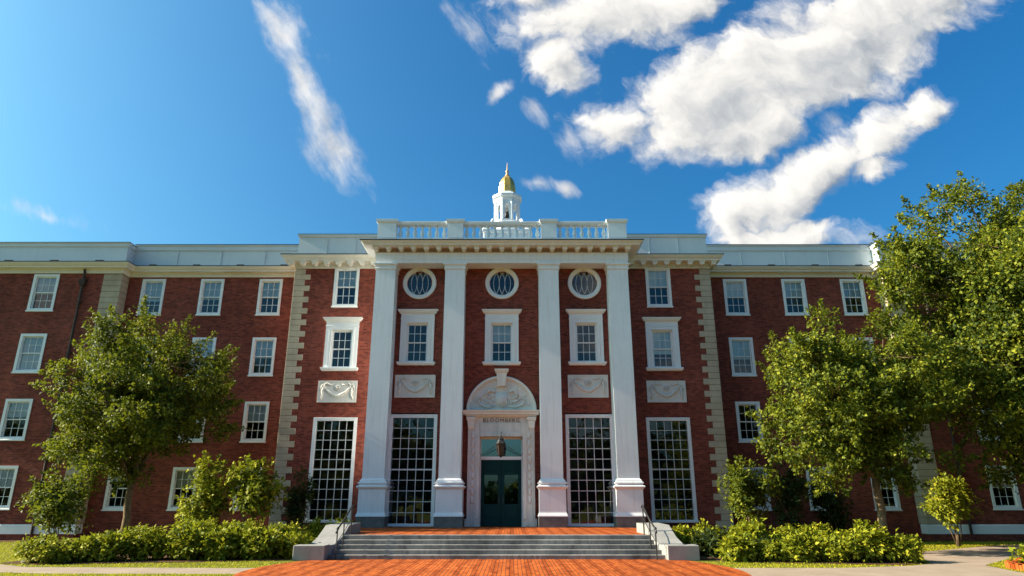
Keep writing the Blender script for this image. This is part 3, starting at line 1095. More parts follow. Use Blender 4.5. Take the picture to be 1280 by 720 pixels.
# --- entrance portal
mb = MB()
for s in (-1, 1):
    x0_, x1_ = sorted((s * .94, s * 1.47))
    mb.box(x0_, x1_, YC - .22, YC + .1, TZ, 5.0)
    x0_, x1_ = sorted((s * .94, s * 1.10))
    mb.box(x0_, x1_, YC - .26, YC - .221, TZ + .30, 4.42)
    x0_, x1_ = sorted((s * 1.40, s * 1.55))
    mb.box(x0_, x1_, YC - .25, YC - .005, TZ + .0, TZ + .32)
mb.box(-.939, .939, YC - .22, YC + .1, 4.42, 5.0)
mb.box(-.939, .939, YC - .26, YC - .221, 4.42, 4.57)
portal = part(mb, 'portal', 'marble', bevel=.012)
MB().box(-1.2, 1.2, YC - .18, YC, 5.002, 5.26).build('frieze', MT['marble'], portal, (0, -LIB.location.y * 0, 0))
frz = MB().box(-1.46, 1.46, YC - .20, YC + .05, 4.66, 5.0)
MB().mould(-1.50, 1.50, YC - .24, YC, [(5.262, .0), (5.30, .06), (5.36, .08), (5.37, .18), (5.45, .19), (5.50, .24), (5.55, .25)]).build('cornice', MT['cream'], portal)
for s in (-1, 1):
    MB().mould(s * 1.34 - .13, s * 1.34 + .13, YC - .30, YC, [(4.72, -.05), (4.80, .0), (5.10, .03), (5.12, .06), (5.26, .08)]).build('console', MT['cream'], portal)
    # scroll drops on the jambs
    sc_ = MB()
    for k in range(9):
        z = 4.45 - k * .34
        sc_.blob((s * 1.24, YC - .235, z), (.09, .035, .15), 8, 5)
    sc_.build('jamb_carving', MT['marble'], portal, smooth=True)
# lunette
lu = MB().disc(0, 5.552, YC - .06, 1.50, 48, 0, math.pi)
lun = lu.build('tympanum', MT['relief'], portal)
rg = random.Random(8)
rl = MB()
rl.add([(-.26, YC - .13, 6.35), (.26, YC - .13, 6.35), (.26, YC - .15, 5.95), (.15, YC - .15, 5.78), (0, YC - .15, 5.70), (-.15, YC - .15, 5.78), (-.26, YC - .15, 5.95),
        (-.26, YC - .05, 6.35), (.26, YC - .05, 6.35), (.26, YC - .05, 5.95), (.15, YC - .05, 5.78), (0, YC - .05, 5.70), (-.15, YC - .05, 5.78), (-.26, YC - .05, 5.95)],
       [(0, 6, 5, 4, 3, 2, 1)] + [(i, (i + 1) % 7, 7 + (i + 1) % 7, 7 + i) for i in range(7)])
for s in (-1, 1):
    rl.tube([(s * .30, YC - .10, 6.40), (s * .55, YC - .13, 6.48), (s * .72, YC - .12, 6.28), (s * .55, YC - .12, 6.12), (s * .45, YC - .10, 6.25)], [.04, .06, .06, .05, .02], 7)
    rl.tube([(s * .30, YC - .09, 5.80), (s * .62, YC - .13, 5.72), (s * .95, YC - .12, 5.86), (s * 1.05, YC - .11, 6.08), (s * .90, YC - .10, 6.14)], [.04, .06, .055, .045, .02], 7)
    rl.tube([(s * .35, YC - .09, 6.0), (s * .6, YC - .11, 5.95), (s * .8, YC - .1, 6.05)], [.03, .05, .02], 6)
    for k in range(30):
        a = rg.uniform(.12, 1.35)
        r_ = rg.uniform(.45, 1.28)
        rl.blob((s * r_ * math.cos(a), YC - .075, 5.57 + r_ * math.sin(a)), (rg.uniform(.03, .085), .035, rg.uniform(.03, .085)), 7, 4)
rl.build('crest', MT['relief'], lun, smooth=True)
ar = MB().ring(0, 5.552, [(1.58, YC), (1.58, YC - .14), (1.55, YC - .17), (1.47, YC - .17), (1.45, YC - .13), (1.43, YC - .10), (1.43, YC)], 48, 0, math.pi)
ar.build('arch_moulding', MT['cream'], portal, smooth=True)
ks = MB()
ks.add([(-.17, YC - .26, 6.66), (.17, YC - .26, 6.66), (.23, YC - .30, 7.24), (-.23, YC - .30, 7.24), (-.17, YC, 6.66), (.17, YC, 6.66), (.23, YC, 7.24), (-.23, YC, 7.24)],
       [(0, 1, 2, 3), (4, 7, 6, 5), (0, 4, 5, 1), (1, 5, 6, 2), (2, 6, 7, 3), (3, 7, 4, 0)])
ks.mould(-.23, .23, YC - .30, YC, [(7.242, .0), (7.28, .04), (7.35, .08), (7.42, .09)])
ks.build('keystone', MT['cream'], portal)
# inscription
fc = bpy.data.curves.new('inscription', 'FONT')
fc.body = "BLOOMBERG"
fc.size = .235
fc.align_x = 'CENTER'
fc.extrude = .012
fc.space_character = 1.28
tmp = bpy.data.objects.new('inscription_tmp', fc)
COL.objects.link(tmp)
bpy.context.view_layer.update()
dg = bpy.context.evaluated_depsgraph_get()
ime = bpy.data.meshes.new_from_object(tmp.evaluated_get(dg))
bpy.data.objects.remove(tmp)
ime.name = 'inscription'
ime.transform(Matrix.Translation((0, YC - .195, 5.045)) @ Matrix.Rotation(R(90), 4, 'X'))
ime.materials.clear()
ime.materials.append(MT['inscription'])
ins = bpy.data.objects.new('inscription', ime)
COL.objects.link(ins)
ins.parent = portal

# the double door with transom
dr = MB()
YD = YC + .12
dr.box(-.94, -.89, YD - .04, YD + .1, TZ, 4.42)
dr.box(.89, .94, YD - .04, YD + .1, TZ, 4.42)
dr.box(-.89, .89, YD - .05, YD + .1, 3.44, 3.58)
dr.box(-.89, .89, YD - .04, YD + .1, 4.33, 4.42)
dframe = part(dr, 'door_frame', 'trim')
MB().quad((-.89, YD + .03, 3.58), (.89, YD + .03, 3.58), (.89, YD + .03, 4.33), (-.89, YD + .03, 4.33)).build('transom_pane', MT['door_glass'], dframe)
for s in (-1, 1):
    d = MB()
    xa, xb_ = sorted((s * .006, s * .888))
    ga, gb = sorted((s * .15, s * .74))
    d.box(xa, ga, YD - .02, YD + .04, TZ + .01, 3.435)
    d.box(gb, xb_, YD - .02, YD + .04, TZ + .01, 3.435)
    d.box(ga, gb, YD - .02, YD + .04, TZ + .01, 1.58)
    d.box(ga, gb, YD - .02, YD + .04, 2.80, 3.435)
    for q0, q1 in ((1.00, 1.45), (2.95, 3.30)):
        d.mould(ga + .02, gb - .02, YD - .02, YD, [(q0, 0), (q0 + .01, .015), (q1 - .01, .015), (q1, 0)])
    do = part(d, 'door', 'door', bevel=.006)
    MB().quad((ga, YD + .01, 1.58), (gb, YD + .01, 1.58), (gb, YD + .01, 2.80), (ga, YD + .01, 2.80)).build('pane', MT['door_glass'], do)
    MB().tube([(s * .09, YD - .02, 1.55), (s * .09, YD - .09, 1.58), (s * .09, YD - .09, 1.95), (s * .09, YD - .02, 1.98)], .014, 6).build('handle', MT['iron'], do)
# rooms seen through the doors have a lit back only by daylight

# --- cupola on the ridge
CX, CY = .08, 50.0
cb = MB()
cb.mould(CX - 2.2, CX + 2.2, CY - 2.2, CY + 2.2, [(16.0, 0), (19.6, 0), (19.7, .15), (19.95, .2)], back=1)
cb.mould(CX - 1.75, CX + 1.75, CY - 1.75, CY + 1.75, [(19.951, 0), (21.9, 0), (21.95, .12), (22.15, .15)], back=1)
cup = part(cb, 'cupola', 'paint')
for s in (-1, 1):
    cs = MB()
    x = CX + s * 1.75
    cs.tube([(CX + s * 1.1, CY - 1.1, 23.3), (CX + s * 1.35, CY - 1.2, 22.7), (CX + s * 1.9, CY - 1.3, 22.35)], [.12, .16, .22], 8)
    cs.build('scroll', MT['paint'], cup, smooth=True)
# octagonal lantern: eight corner piers, eight arched openings
RO = .98
oc = MB()
oc.lathe(CX, CY, [(RO + .12, 22.151), (RO + .12, 22.35), (RO + .04, 22.4), (RO + .04, 23.25), (RO + .12, 23.3), (RO + .12, 23.42)], 8, math.pi / 8)
for k in range(8):
    a = math.pi / 8 + k * math.pi / 4
    oc.tube([(CX + RO * math.cos(a), CY + RO * math.sin(a), 23.4), (CX + RO * math.cos(a), CY + RO * math.sin(a), 25.15)], .15, 8)
    # arch head over each opening
    a2 = a + math.pi / 8
    ra = RO * math.cos(math.pi / 8)
    tx, ty = -math.sin(a2), math.cos(a2)
    nx, ny = math.cos(a2), math.sin(a2)
    hw = RO * math.sin(math.pi / 8)
    ow = .17
    def P(u, z, d=0.0):
        return (CX + nx * (ra + d) + tx * u, CY + ny * (ra + d) + ty * u, z)
    for d0 in (.03, -.12):
        for u0, u1 in ((-hw, -ow), (ow, hw)):
            oc.quad(P(u0, 23.4, d0), P(u1, 23.4, d0), P(u1, 25.2, d0), P(u0, 25.2, d0))
        for j in range(8):
            b0, b1 = math.pi * j / 8, math.pi * (j + 1) / 8
            oc.quad(P(ow * math.cos(b0), 24.65 + ow * math.sin(b0), d0), P(ow * math.cos(b0), 25.2, d0), P(ow * math.cos(b1), 25.2, d0), P(ow * math.cos(b1), 24.65 + ow * math.sin(b1), d0))
    for u in (-ow, ow):
        oc.quad(P(u, 23.4, .03), P(u, 24.65, .03), P(u, 24.65, -.12), P(u, 23.4, -.12))
    for j in range(8):
        b0, b1 = math.pi * j / 8, math.pi * (j + 1) / 8
        oc.quad(P(ow * math.cos(b0), 24.65 + ow * math.sin(b0), .03), P(ow * math.cos(b1), 24.65 + ow * math.sin(b1), .03), P(ow * math.cos(b1), 24.65 + ow * math.sin(b1), -.12), P(ow * math.cos(b0), 24.65 + ow * math.sin(b0), -.12))
oc.lathe(CX, CY, [(RO + .06, 25.15), (RO + .10, 25.25), (RO + .14, 25.36), (RO + .28, 25.45), (RO + .30, 25.62), (RO + .22, 25.72), (.82, 25.80), (.78, 26.0)], 8, math.pi / 8)
oc.build('bell_stage', MT['paint'], cup)
MB().lathe(CX, CY, [(.05, 24.5), (.10, 24.42), (.16, 24.3), (.20, 24.05), (.30, 23.85), (.33, 23.80), (.30, 23.78)], 16).build('bell', MT['iron'], cup, smooth=True)
MB().lathe(CX, CY, [(.76, 25.98), (.75, 26.2), (.71, 26.6), (.63, 27.0), (.53, 27.25), (.40, 27.45), (.28, 27.58), (.19, 27.66)], 8, math.pi / 8).build('dome', MT['gold'], cup)
MB().lathe(CX, CY, [(.19, 27.66), (.17, 27.78), (.10, 27.86), (.09, 27.98), (.14, 28.05), (.15, 28.12), (.09, 28.2), (.055, 28.3), (.045, 28.5), (.03, 28.75), (.012, 28.95)], 12).build('finial', mottled('copper_finial', (0.50, 0.30, 0.18), (0.62, 0.40, 0.26), 3, .5, .4, 0, None, 0), cup, smooth=True)
# sits a little lower on the ridge
cup.location.z -= .28

# ------------------------------------------------------------------ lantern over the door
LX, LY = 0.0, 29.35
lan = empty('wall_lantern', (LX, YC - .2, 4.1), 0, 'black iron carriage lantern hung on stays above the dark green double door', 'lantern')
off = Vector((0, -LIB.location.y, 0))
lb = MB()
lb.lathe(0, -.75, [(.03, -.62), (.06, -.60), (.10, -.54), (.14, -.52), (.15, -.49)], 6)
for k in range(6):
    a = k * math.pi / 3
    lb.tube([(.14 * math.cos(a), -.75 + .14 * math.sin(a), -.5), (.20 * math.cos(a), -.75 + .20 * math.sin(a), -.08)], .014, 5)
lb.lathe(0, -.75, [(.215, -.08), (.225, -.05), (.19, -.02), (.14, .06), (.12, .13), (.14, .15), (.08, .20), (.03, .24), (.045, .27), (.02, .31)], 6)
lb.build('cage', MT['iron'], lan)
MB().lathe(0, -.75, [(.12, -.49), (.178, -.09)], 6).build('lamp_glass', mottled('lantern_glass', (0.035, 0.022, 0.018), (0.06, 0.035, 0.028), 3, .2, .5, 0, None, 0), lan)
ly = MB()
for s in (-1, 1):
    ly.tube([(s * .02, -.75, -.02), (s * .30, -.60, -.16), (s * .62, -.25, -.36), (s * .86, -.06, -.46), (s * .98, -.02, -.42)], .013, 5)
    ly.ring(s * .98, -.42, [(.06, -.02), (.06, -.04), (.035, -.04), (.035, -.02)], 10)
ly.build('stay', MT['iron'], lan)
MB().tube([(0, -.02, .50), (0, -.45, .48), (0, -.75, .42), (0, -.75, .28)], .018, 6).build('bracket_arm', MT['iron'], lan)

# ------------------------------------------------------------------ steps, cheek walls, railings
st = empty('entrance_steps', (0, 22.4, 0), 0, 'broad flight of five worn grey granite steps before the entrance terrace', 'steps')
RZ = TZ / 5
for k in range(5):
    y0 = 21.92 + .25 * k
    w = 5.30 - (.05 * k if k else 0)
    MB().box(-w, w, y0 - 22.4, y0 + (.30 if k == 4 else .27) - 22.4, RZ * k + (.002 if k else 0), RZ * (k + 1) - (0 if k < 4 else -.001)).build('step', MT['step'], st, bevel=.014)
for sg in (-1, 1):
    lab = ('pale granite cheek wall left of the steps, beside the long left hedge' if sg < 0 else
           'pale granite cheek wall right of the steps, ending in a square block by the right bushes')
    cw = empty('cheek_wall', (sg * 5.3, 22.6, 0), 0, lab, 'wall', 'sloping walls flanking the steps')
    s = MB()
    prof = [(21.75, .40, 6.02, 5.22), (22.35, .42, 5.86, 5.06), (22.8, .60, 5.76, 4.96), (23.2, .80, 5.72, 4.92), (23.5, .95, 5.70, 4.90), (25.2, .97, 5.70, 4.90)]
    vs_, fs_ = [], []
    for y, z, xo, xi in prof:
        X0, X1 = sg * xo - sg * 5.3, sg * xi - sg * 5.3
        vs_ += [(X0, y - 22.6, 0), (X1, y - 22.6, 0), (X1, y - 22.6, z), (X0, y - 22.6, z)]
    for i in range(len(prof) - 1):
        for k in range(4):
            a, b_ = i * 4 + k, i * 4 + (k + 1) % 4
            fs_.append((a, b_, b_ + 4, a + 4))
    fs_ += [(3, 2, 1, 0), tuple(range(len(vs_) - 4, len(vs_)))]
    if sg < 0:
        fs_ = [tuple(reversed(f)) for f in fs_]
    s.add(vs_, fs_)
    s.build('coping', MT['cheek'], cw, bevel=.02)
    x0_, x1_ = sorted((sg * 5.16 - sg * 5.3, sg * 6.12 - sg * 5.3))
    MB().box(x0_, x1_, 21.55 - 22.6, 22.12 - 22.6, 0, .43).build('end_block', MT['cheek'], cw, bevel=.02)
    lab = ('black iron stair handrail on the left side of the granite steps' if sg < 0 else 'black iron stair handrail on the right side of the granite steps')
    rl_ = empty('stair_railing', (sg * 4.8, 22.5, 0), 0, lab, 'railing', 'iron handrails of the entrance steps')
    pts = [(21.72, .0, sg * .06), (22.35, RZ * 2, sg * .02), (23.15, TZ, -sg * .02)]
    for (y, zb, dx) in pts:
        MB().tube([(dx, y - 22.5, zb - .02), (dx, y - 22.5, zb + .88)], .022, 6).build('post', MT['iron'], rl_)
    h = MB()
    h.tube([(sg * .06, 21.58 - 22.5, .78), (sg * .06, 21.66 - 22.5, .86), (sg * .06, 21.72 - 22.5, .89), (sg * .02, 22.35 - 22.5, RZ * 2 + .89), (-sg * .02, 23.15 - 22.5, TZ + .90), (-sg * .02, 23.30 - 22.5, TZ + .90), (-sg * .02, 23.34 - 22.5, TZ + .84)], .028, 8)
    h.tube([(sg * .06, 21.72 - 22.5, .50), (sg * .02, 22.35 - 22.5, RZ * 2 + .50), (-sg * .02, 23.15 - 22.5, TZ + .50)], .012, 6)
    h.blob((sg * .06, 21.72 - 22.5, .90), (.05, .05, .05))
    h.build('handrail', MT['iron'], rl_, smooth=True)

# ------------------------------------------------------------------ foliage
def leaf_mesh(name, mat, centers, radii, counts, size, rng, flat=0.75, up=0.35, lines=None, mid=None, outward=1.1):
    P_, A_ = [], []
    for c, r, n in zip(centers, radii, counts):
        d = rng.normal(size=(n, 3))
        d /= np.linalg.norm(d, axis=1)[:, None]
        rad = rng.random(n) ** 0.45
        base = np.asarray(c) + d * rad[:, None] * r * np.array([1, 1, flat])
        tw = max(1, n // 11)
        pick = rng.integers(0, tw, n)
        tdir = d[pick]
        off = rng.normal(size=(n, 3)) * size * .55
        P_.append(base[pick] + off + tdir * (rng.random(n) * size * 1.2)[:, None])
        A_.append(tdir * .8 + off / size)
    if lines:
        for p0, p1, n in lines:
            t_ = rng.random(n)[:, None]
            p0, p1 = np.asarray(p0), np.asarray(p1)
            j = rng.normal(size=(n, 3))
            P_.append(p0 + (p1 - p0) * t_ + j * 0.07 * (1.15 - t_))
            d = (p1 - p0) / np.linalg.norm(p1 - p0) + j * 0.6
            A_.append(d)
    P_ = np.concatenate(P_)
    A_ = np.concatenate(A_)
    n = len(P_)
    ax = A_ * 0.8 + rng.normal(size=(n, 3)) * 0.6 + np.array([0, 0, -0.1])
    ax /= np.linalg.norm(ax, axis=1)[:, None]
    nr = rng.normal(size=(n, 3)) + np.array([0, 0, up * 2.2])
    if mid is not None:
        o_ = P_ - np.asarray(mid)
        o_ /= np.linalg.norm(o_, axis=1)[:, None] + 1e-6
        nr = nr * .8 + o_ * outward + A_ * .5
    nr -= ax * (nr * ax).sum(1)[:, None]
    nr /= np.linalg.norm(nr, axis=1)[:, None]
    sd = np.cross(nr, ax)
    L_ = (size * rng.uniform(.5, 1.45, n))[:, None]
    W_ = L_ * rng.uniform(.26, .40, n)[:, None]
    v = np.empty((n, 4, 3))
    v[:, 0] = P_
    v[:, 1] = P_ + ax * L_ * .48 + sd * W_ + nr * W_ * .35
    v[:, 2] = P_ + ax * L_
    v[:, 3] = P_ + ax * L_ * .48 - sd * W_ + nr * W_ * .35
    v[:, 2] -= nr * L_ * .12
    me = bpy.data.meshes.new(name)
    me.vertices.add(n * 4)
    me.vertices.foreach_set('co', v.reshape(-1))
    me.loops.add(n * 4)
    me.loops.foreach_set('vertex_index', np.arange(n * 4, dtype=np.int32))
    me.polygons.add(n)
    me.polygons.foreach_set('loop_start', np.arange(0, n * 4, 4, dtype=np.int32))
    me.polygons.foreach_set('loop_total', np.full(n, 4, dtype=np.int32))
    me.update()
    me.validate()
    me.materials.append(mat)
    return me


def tree(name, x, y, label, trunk_r, fork, crown_c, crown_r, nclump, per, clump_r, leaf, mat, seed, lean=(0, 0), nlimb=7, sprigs=60, group=None, boost=None, squash=None):
    """trunk with limbs to every clump; crown of leaf clumps in an uneven ellipsoid; coordinates relative to the foot"""
    rng = np.random.default_rng(seed)
    t_ = empty(name, (x, y, 0), 0, label, 'tree', group)
    cc, cr = np.array(crown_c), np.array(crown_r)
    ph = rng.uniform(0, 6.28, 6)
    cents, rads = [], []
    tries = 0
    while len(cents) < nclump and tries < 20000:
        tries += 1
        d = rng.normal(size=3)
        d /= np.linalg.norm(d)
        az = math.atan2(d[1], d[0])
        wob = 1 + .13 * math.sin(3 * az + ph[0]) + .10 * math.sin(5 * az + 4 * d[2] + ph[1]) + .10 * math.sin(6 * d[2] + ph[2] + 2 * az)
        k = rng.random() ** .40
        p = cc + d * cr * wob * k
        if squash is not None and not squash(p, rng):
            continue
        r = clump_r * rng.uniform(.6, 1.25) * (1.15 - .35 * k)
        cents.append(p)
        rads.append(r)
    lines = []
    order = sorted(range(len(cents)), key=lambda i: -np.linalg.norm((cents[i] - cc) / cr))
    for i in range(sprigs):
        c = cents[order[i % min(len(order), sprigs)]]
        d = (c - cc) / np.linalg.norm(c - cc) + np.array([0, 0, .35]) + rng.normal(size=3) * .3
        d /= np.linalg.norm(d)
        ln = rng.uniform(.5, 1.15) * clump_r
        lines.append((c + d * clump_r * .3, c + d * (clump_r * .5 + ln), int(per * .16)))
    me = leaf_mesh('crown', mat, cents, rads, [max(12, int(per * (r / clump_r) ** 2)) for r in rads], leaf, rng, lines=lines, mid=cc)
    link_obj('crown', me, t_)
    # wood
    mb = MB()
    fz = fork
    n = 7
    path = [(lean[0] * (k / n) ** 1.3 + .03 * math.sin(k * 1.7 + seed), lean[1] * (k / n), fz * k / n) for k in range(n + 1)]
    mb.tube(path, [trunk_r * (1.35 if k == 0 else 1.0) * (1 - .25 * k / n) for k in range(n + 1)], 10)
    top = np.array(path[-1])
    limbs = []
    for i in range(nlimb):
        a = 2 * math.pi * i / nlimb + rng.uniform(-.3, .3)
        rr = rng.uniform(.35, .7) if i else .05
        dv = np.array([math.cos(a) * rr, math.sin(a) * rr, rng.uniform(.1, .75)])
        end = cc + dv / max(1.0, np.linalg.norm(dv) / .68) * cr
        mid = top + (end - top) * .45 + np.array([math.cos(a), math.sin(a), 0]) * cr[0] * .08 + rng.normal(size=3) * .12
        pts = [top - np.array([0, 0, .12]), top + (mid - top) * .5 + np.array([0, 0, .1]), mid, mid + (end - mid) * .5 + rng.normal(size=3) * .1, end]
        limbs.append(pts)
        r0 = trunk_r * .55
        mb.tube(pts, [r0, r0 * .8, r0 * .6, r0 * .4, r0 * .15], 6)
    allp = np.array([q for l in limbs for q in (l[1], l[2], l[3], (l[2] + l[3]) / 2, l[4])])
    for c in cents:
        dd = np.linalg.norm(allp - c, axis=1) + np.maximum(0, allp[:, 2] - c[2]) * 1.5
        b0 = allp[int(np.argmin(dd))]
        m_ = (b0 + c) / 2 + rng.normal(size=3) * .12
        r0 = trunk_r * .16
        mb.tube([b0, m_, c], [r0, r0 * .6, r0 * .2], 4)
    mb.build('trunk', MT['bark'], t_, smooth=True)
    return t_


tree('maple_tree', -15.0, 28.4, 'round headed leafy tree before the left wing, its slim dark trunk behind the long hedge', .17, 2.55,
     (-.25, 0, 5.75), (3.3, 2.9, 3.4), 215, 430, .64, .120, MT['leaf_tree'], 3, (-.1, 0), 8, 70,
     squash=lambda p, r: (p[2] > 2.15 + .12 * abs(p[0])))
tree('maple_tree', 13.36, 24.6, 'loose spreading tree with pale brown trunk standing behind the yellow-green bushes on the right', .16, 2.5,
     (-.35, 0, 5.05), (3.2, 2.8, 3.0), 195, 430, .60, .115, MT['leaf_tree'], 7, (.0, 0), 8, 120,
     squash=lambda p, r: (p[2] > 2.0 + .12 * abs(p[0])))
tree('shade_tree', 21.65, 25.6, 'huge dense shade tree towering above the roofline at the right edge', .30, 3.0,
     (.35, 0, 8.15), (5.5, 4.6, 6.0), 640, 640, .92, .132, MT['leaf_big'], 21, (-.2, 0), 11, 110,
     squash=lambda p, r: p[2] > 2.7)


def shrub(name, x, y, w, d, h, label, mat, seed, leaf=.10, ncl=22, per=80, stem=0.0, cat='shrub', group=None, spiky=10, nstem=5):
    rng = np.random.default_rng(seed)
    t_ = empty(name, (x, y, 0), 0, label, cat, group)
    cents, rads = [], []
    zc = stem + (h - stem) * .5
    hz = (h - stem) * .5
    cr = min(w, d, h) * .22
    for k in range(ncl):
        q = rng.normal(size=3)
        q /= np.linalg.norm(q)
        kk = rng.random() ** .35
        p = np.array([q[0] * (w / 2 - cr * .6) * kk, q[1] * (d / 2 - cr * .6) * kk, zc + q[2] * (hz - cr * .4) * kk])
        p[2] += rng.uniform(-.04, .06) * h
        if stem == 0:
            p[2] = max(p[2], cr * .5)
        cents.append(p)
        rads.append(cr * rng.uniform(.7, 1.25))
    lines = []
    for k in range(spiky):
        c = cents[rng.integers(len(cents))]
        q = np.array([rng.normal() * .35, rng.normal() * .35, 1.0])
        q += (c - np.array([0, 0, zc])) / max(w, h) * .9
        q /= np.linalg.norm(q)
        lines.append((c, c + q * cr * rng.uniform(1.1, 2.0), int(per * .22) + 6))
    link_obj('foliage', leaf_mesh('foliage', mat, cents, rads, [per] * ncl, leaf, rng, flat=.8, up=.95, lines=lines, mid=(0, 0, zc * .6)), t_)
    mb = MB()
    for k in range(nstem):
        a = 2 * math.pi * k / nstem + seed
        c = cents[int(rng.integers(len(cents)))]
        mb.tube([(.05 * math.cos(a), .05 * math.sin(a), 0), (.12 * math.cos(a) + c[0] * .25, .12 * math.sin(a) + c[1] * .25, max(stem, h * .3) * .8), tuple(c)], [.03, .022, .008] if stem else [.02, .014, .006], 5)
    mb.build('stem', MT['bark'], t_, smooth=True)
    return t_


# larger shrubs in front of the walls
shrub('lilac_shrub', -15.85, 25.5, 2.3, 2.1, 2.62, 'round topped shrub on thin stems at the far left, under the tree', MT['leaf_tree'], 41, .13, 34, 105, .75)
shrub('lilac_shrub', -10.35, 24.7, 1.65, 1.5, 3.0, 'upright leafy shrub left of its multi-stemmed neighbour, covering a wing window', MT['leaf_bush'], 42, .13, 32, 100, .5, spiky=14)
shrub('lilac_shrub', -8.65, 24.6, 2.15, 1.6, 2.95, 'vase shaped shrub on bare pale stems in front of the left stone quoins', MT['leaf_bush'], 43, .13, 36, 100, 1.15, spiky=12, nstem=8)
shrub('evergreen_shrub', -8.75, 30.2, 1.3, 1.2, 2.9, 'dark evergreen shrub between left quoins and tall many paned window', MT['leaf_dark'], 44, .10, 26, 110, .25)
shrub('lilac_shrub', 9.6, 26.5, 2.5, 1.8, 3.1, 'dull green round shrub before the right stone quoins', MT['leaf_tree'], 45, .125, 34, 100, .95, nstem=6)
shrub('evergreen_shrub', 12.6, 30.6, 2.3, 1.8, 3.9, 'tall near-black evergreen shrub against the right wing, behind the round shrub', MT['leaf_dark'], 46, .10, 40, 130, .0)
shrub('evergreen_shrub', 14.5, 30.9, 1.9, 1.6, 2.7, 'lower near-black evergreen shrub under the right wing window, left of the tree trunk', MT['leaf_dark'], 47, .10, 34, 120, .0)
shrub('lilac_shrub', 18.1, 28.2, 2.0, 1.5, 2.65, 'small bright yellow-green shrub on thin stems against the right pale corner stones', MT['leaf_yellow'], 48, .13, 28, 80, .75, nstem=6)

# hedge bushes: (x, y, w, d, h, material, label)
GL, GR = 'bushes of the left planting bed', 'bushes of the right planting bed'
HEDGE = [
    (-13.0, 20.9, 1.75, 1.3, .92, 'leaf_bush', 'low mounded bush ending the left hedge by the concrete path', GL),
    (-11.7, 21.3, 1.35, 1.1, .78, 'leaf_yellow', 'low yellowish bush second from the far end of the left hedge', GL),
    (-10.75, 21.9, 1.25, 1.2, 1.22, 'leaf_bush', 'rounded bush standing in front of the left tree trunk', GL),
    (-9.55, 22.0, 1.35, 1.2, .95, 'leaf_bush', 'low bush between two taller mounds of the left hedge', GL),
    (-9.75, 23.2, 1.25, 1.1, 1.38, 'leaf_yellow', 'taller round bush behind the left hedge, below the upright shrub', GL),
    (-8.5, 22.0, 1.4, 1.1, .86, 'leaf_yellow', 'low bright bush in front of the vase shaped shrub', GL),
    (-8.5, 23.3, 1.7, 1.2, 1.32, 'leaf_bush', 'broad bush under the bare stems of the vase shaped shrub', GL),
    (-7.35, 22.2, 1.35, 1.0, .84, 'leaf_yellow', 'yellowest low bush in the left hedge front row near the steps', GL),
    (-7.1, 23.5, 1.5, 1.2, 1.25, 'leaf_bush', 'dense bush in the back row below the left quoins', GL),
    (-6.45, 22.55, .95, .9, .72, 'leaf_bush', 'small bush tucked against the end block of the left cheek wall', GL),
    (-6.2, 24.6, .95, 1.3, 1.24, 'leaf_bush', 'bush behind the upper end of the left cheek wall', GL),
    (-5.75, 26.2, .8, 1.2, 1.25, 'leaf_bush', 'small bush at the foot of the left tall window beside the terrace', GL),
    (6.3, 24.4, .9, 1.5, 1.15, 'leaf_bush', 'bush behind the upper end of the right cheek wall', GR),
    (7.0, 23.2, 1.3, 1.3, .95, 'leaf_dark', 'dark low bush beside the right cheek wall', GR),
    (7.2, 25.0, 1.5, 1.4, 1.25, 'leaf_bush', 'shaded bush below the right tall window', GR),
    (8.55, 23.9, 1.35, 1.3, 1.34, 'leaf_bush', 'tallest rounded green bush of the right bed, below the round shrub', GR),
    (8.2, 22.3, 1.1, 1.0, .75, 'leaf_dark', 'dark low bush between front mounds and tall rounded bush at right', GR),
    (9.9, 24.1, 1.5, 1.2, 1.14, 'leaf_bush', 'feathery bush in front of the near-black evergreens', GR),
    (11.1, 24.6, 1.3, 1.2, 1.20, 'leaf_bush', 'bush at the back of the right bed, left of the pale trunk', GR),
    (7.2, 21.35, .85, .8, .58, 'leaf_yellow', 'little pale mound bush nearest the right end block', GR),
    (8.15, 21.3, .80, .8, .64, 'leaf_yellow', 'little pale mound bush second along the right bed edge', GR),
    (9.0, 21.2, 1.05, .9, .72, 'leaf_yellow', 'yellow-green mound where the right bed bushes begin to rise', GR),
    (10.0, 21.1, 1.3, 1.1, .90, 'leaf_yellow', 'spiky yellow-green bush in the middle of the right front row', GR),
    (11.0, 21.2, 1.3, 1.2, .98, 'leaf_yellow', 'tall spiky yellow-green bush left of the last one by the right path', GR),
    (11.85, 21.0, 1.1, 1.1, .98, 'leaf_yellow', 'last spiky yellow-green bush where the right path bends', GR),
]
for i, (x, y, w, d, h, mt_, lab, grp) in enumerate(HEDGE):
    big = w * h
    shrub('bush', x, y, w * (1.20 if x < 0 else 1.10), d * 1.05, h * ((.74 if x < 0 else .66) if y > 22.8 else (.66, .84, .74, .9)[i % 4]), lab, MT[mt_], 100 + i, (.085, .12, .10, .14)[i % 4], 30 + int(big * 12), (130, 80, 105, 70)[i % 4], 0.0, 'bush', grp, spiky=26 if mt_ == 'leaf_yellow' else 14)

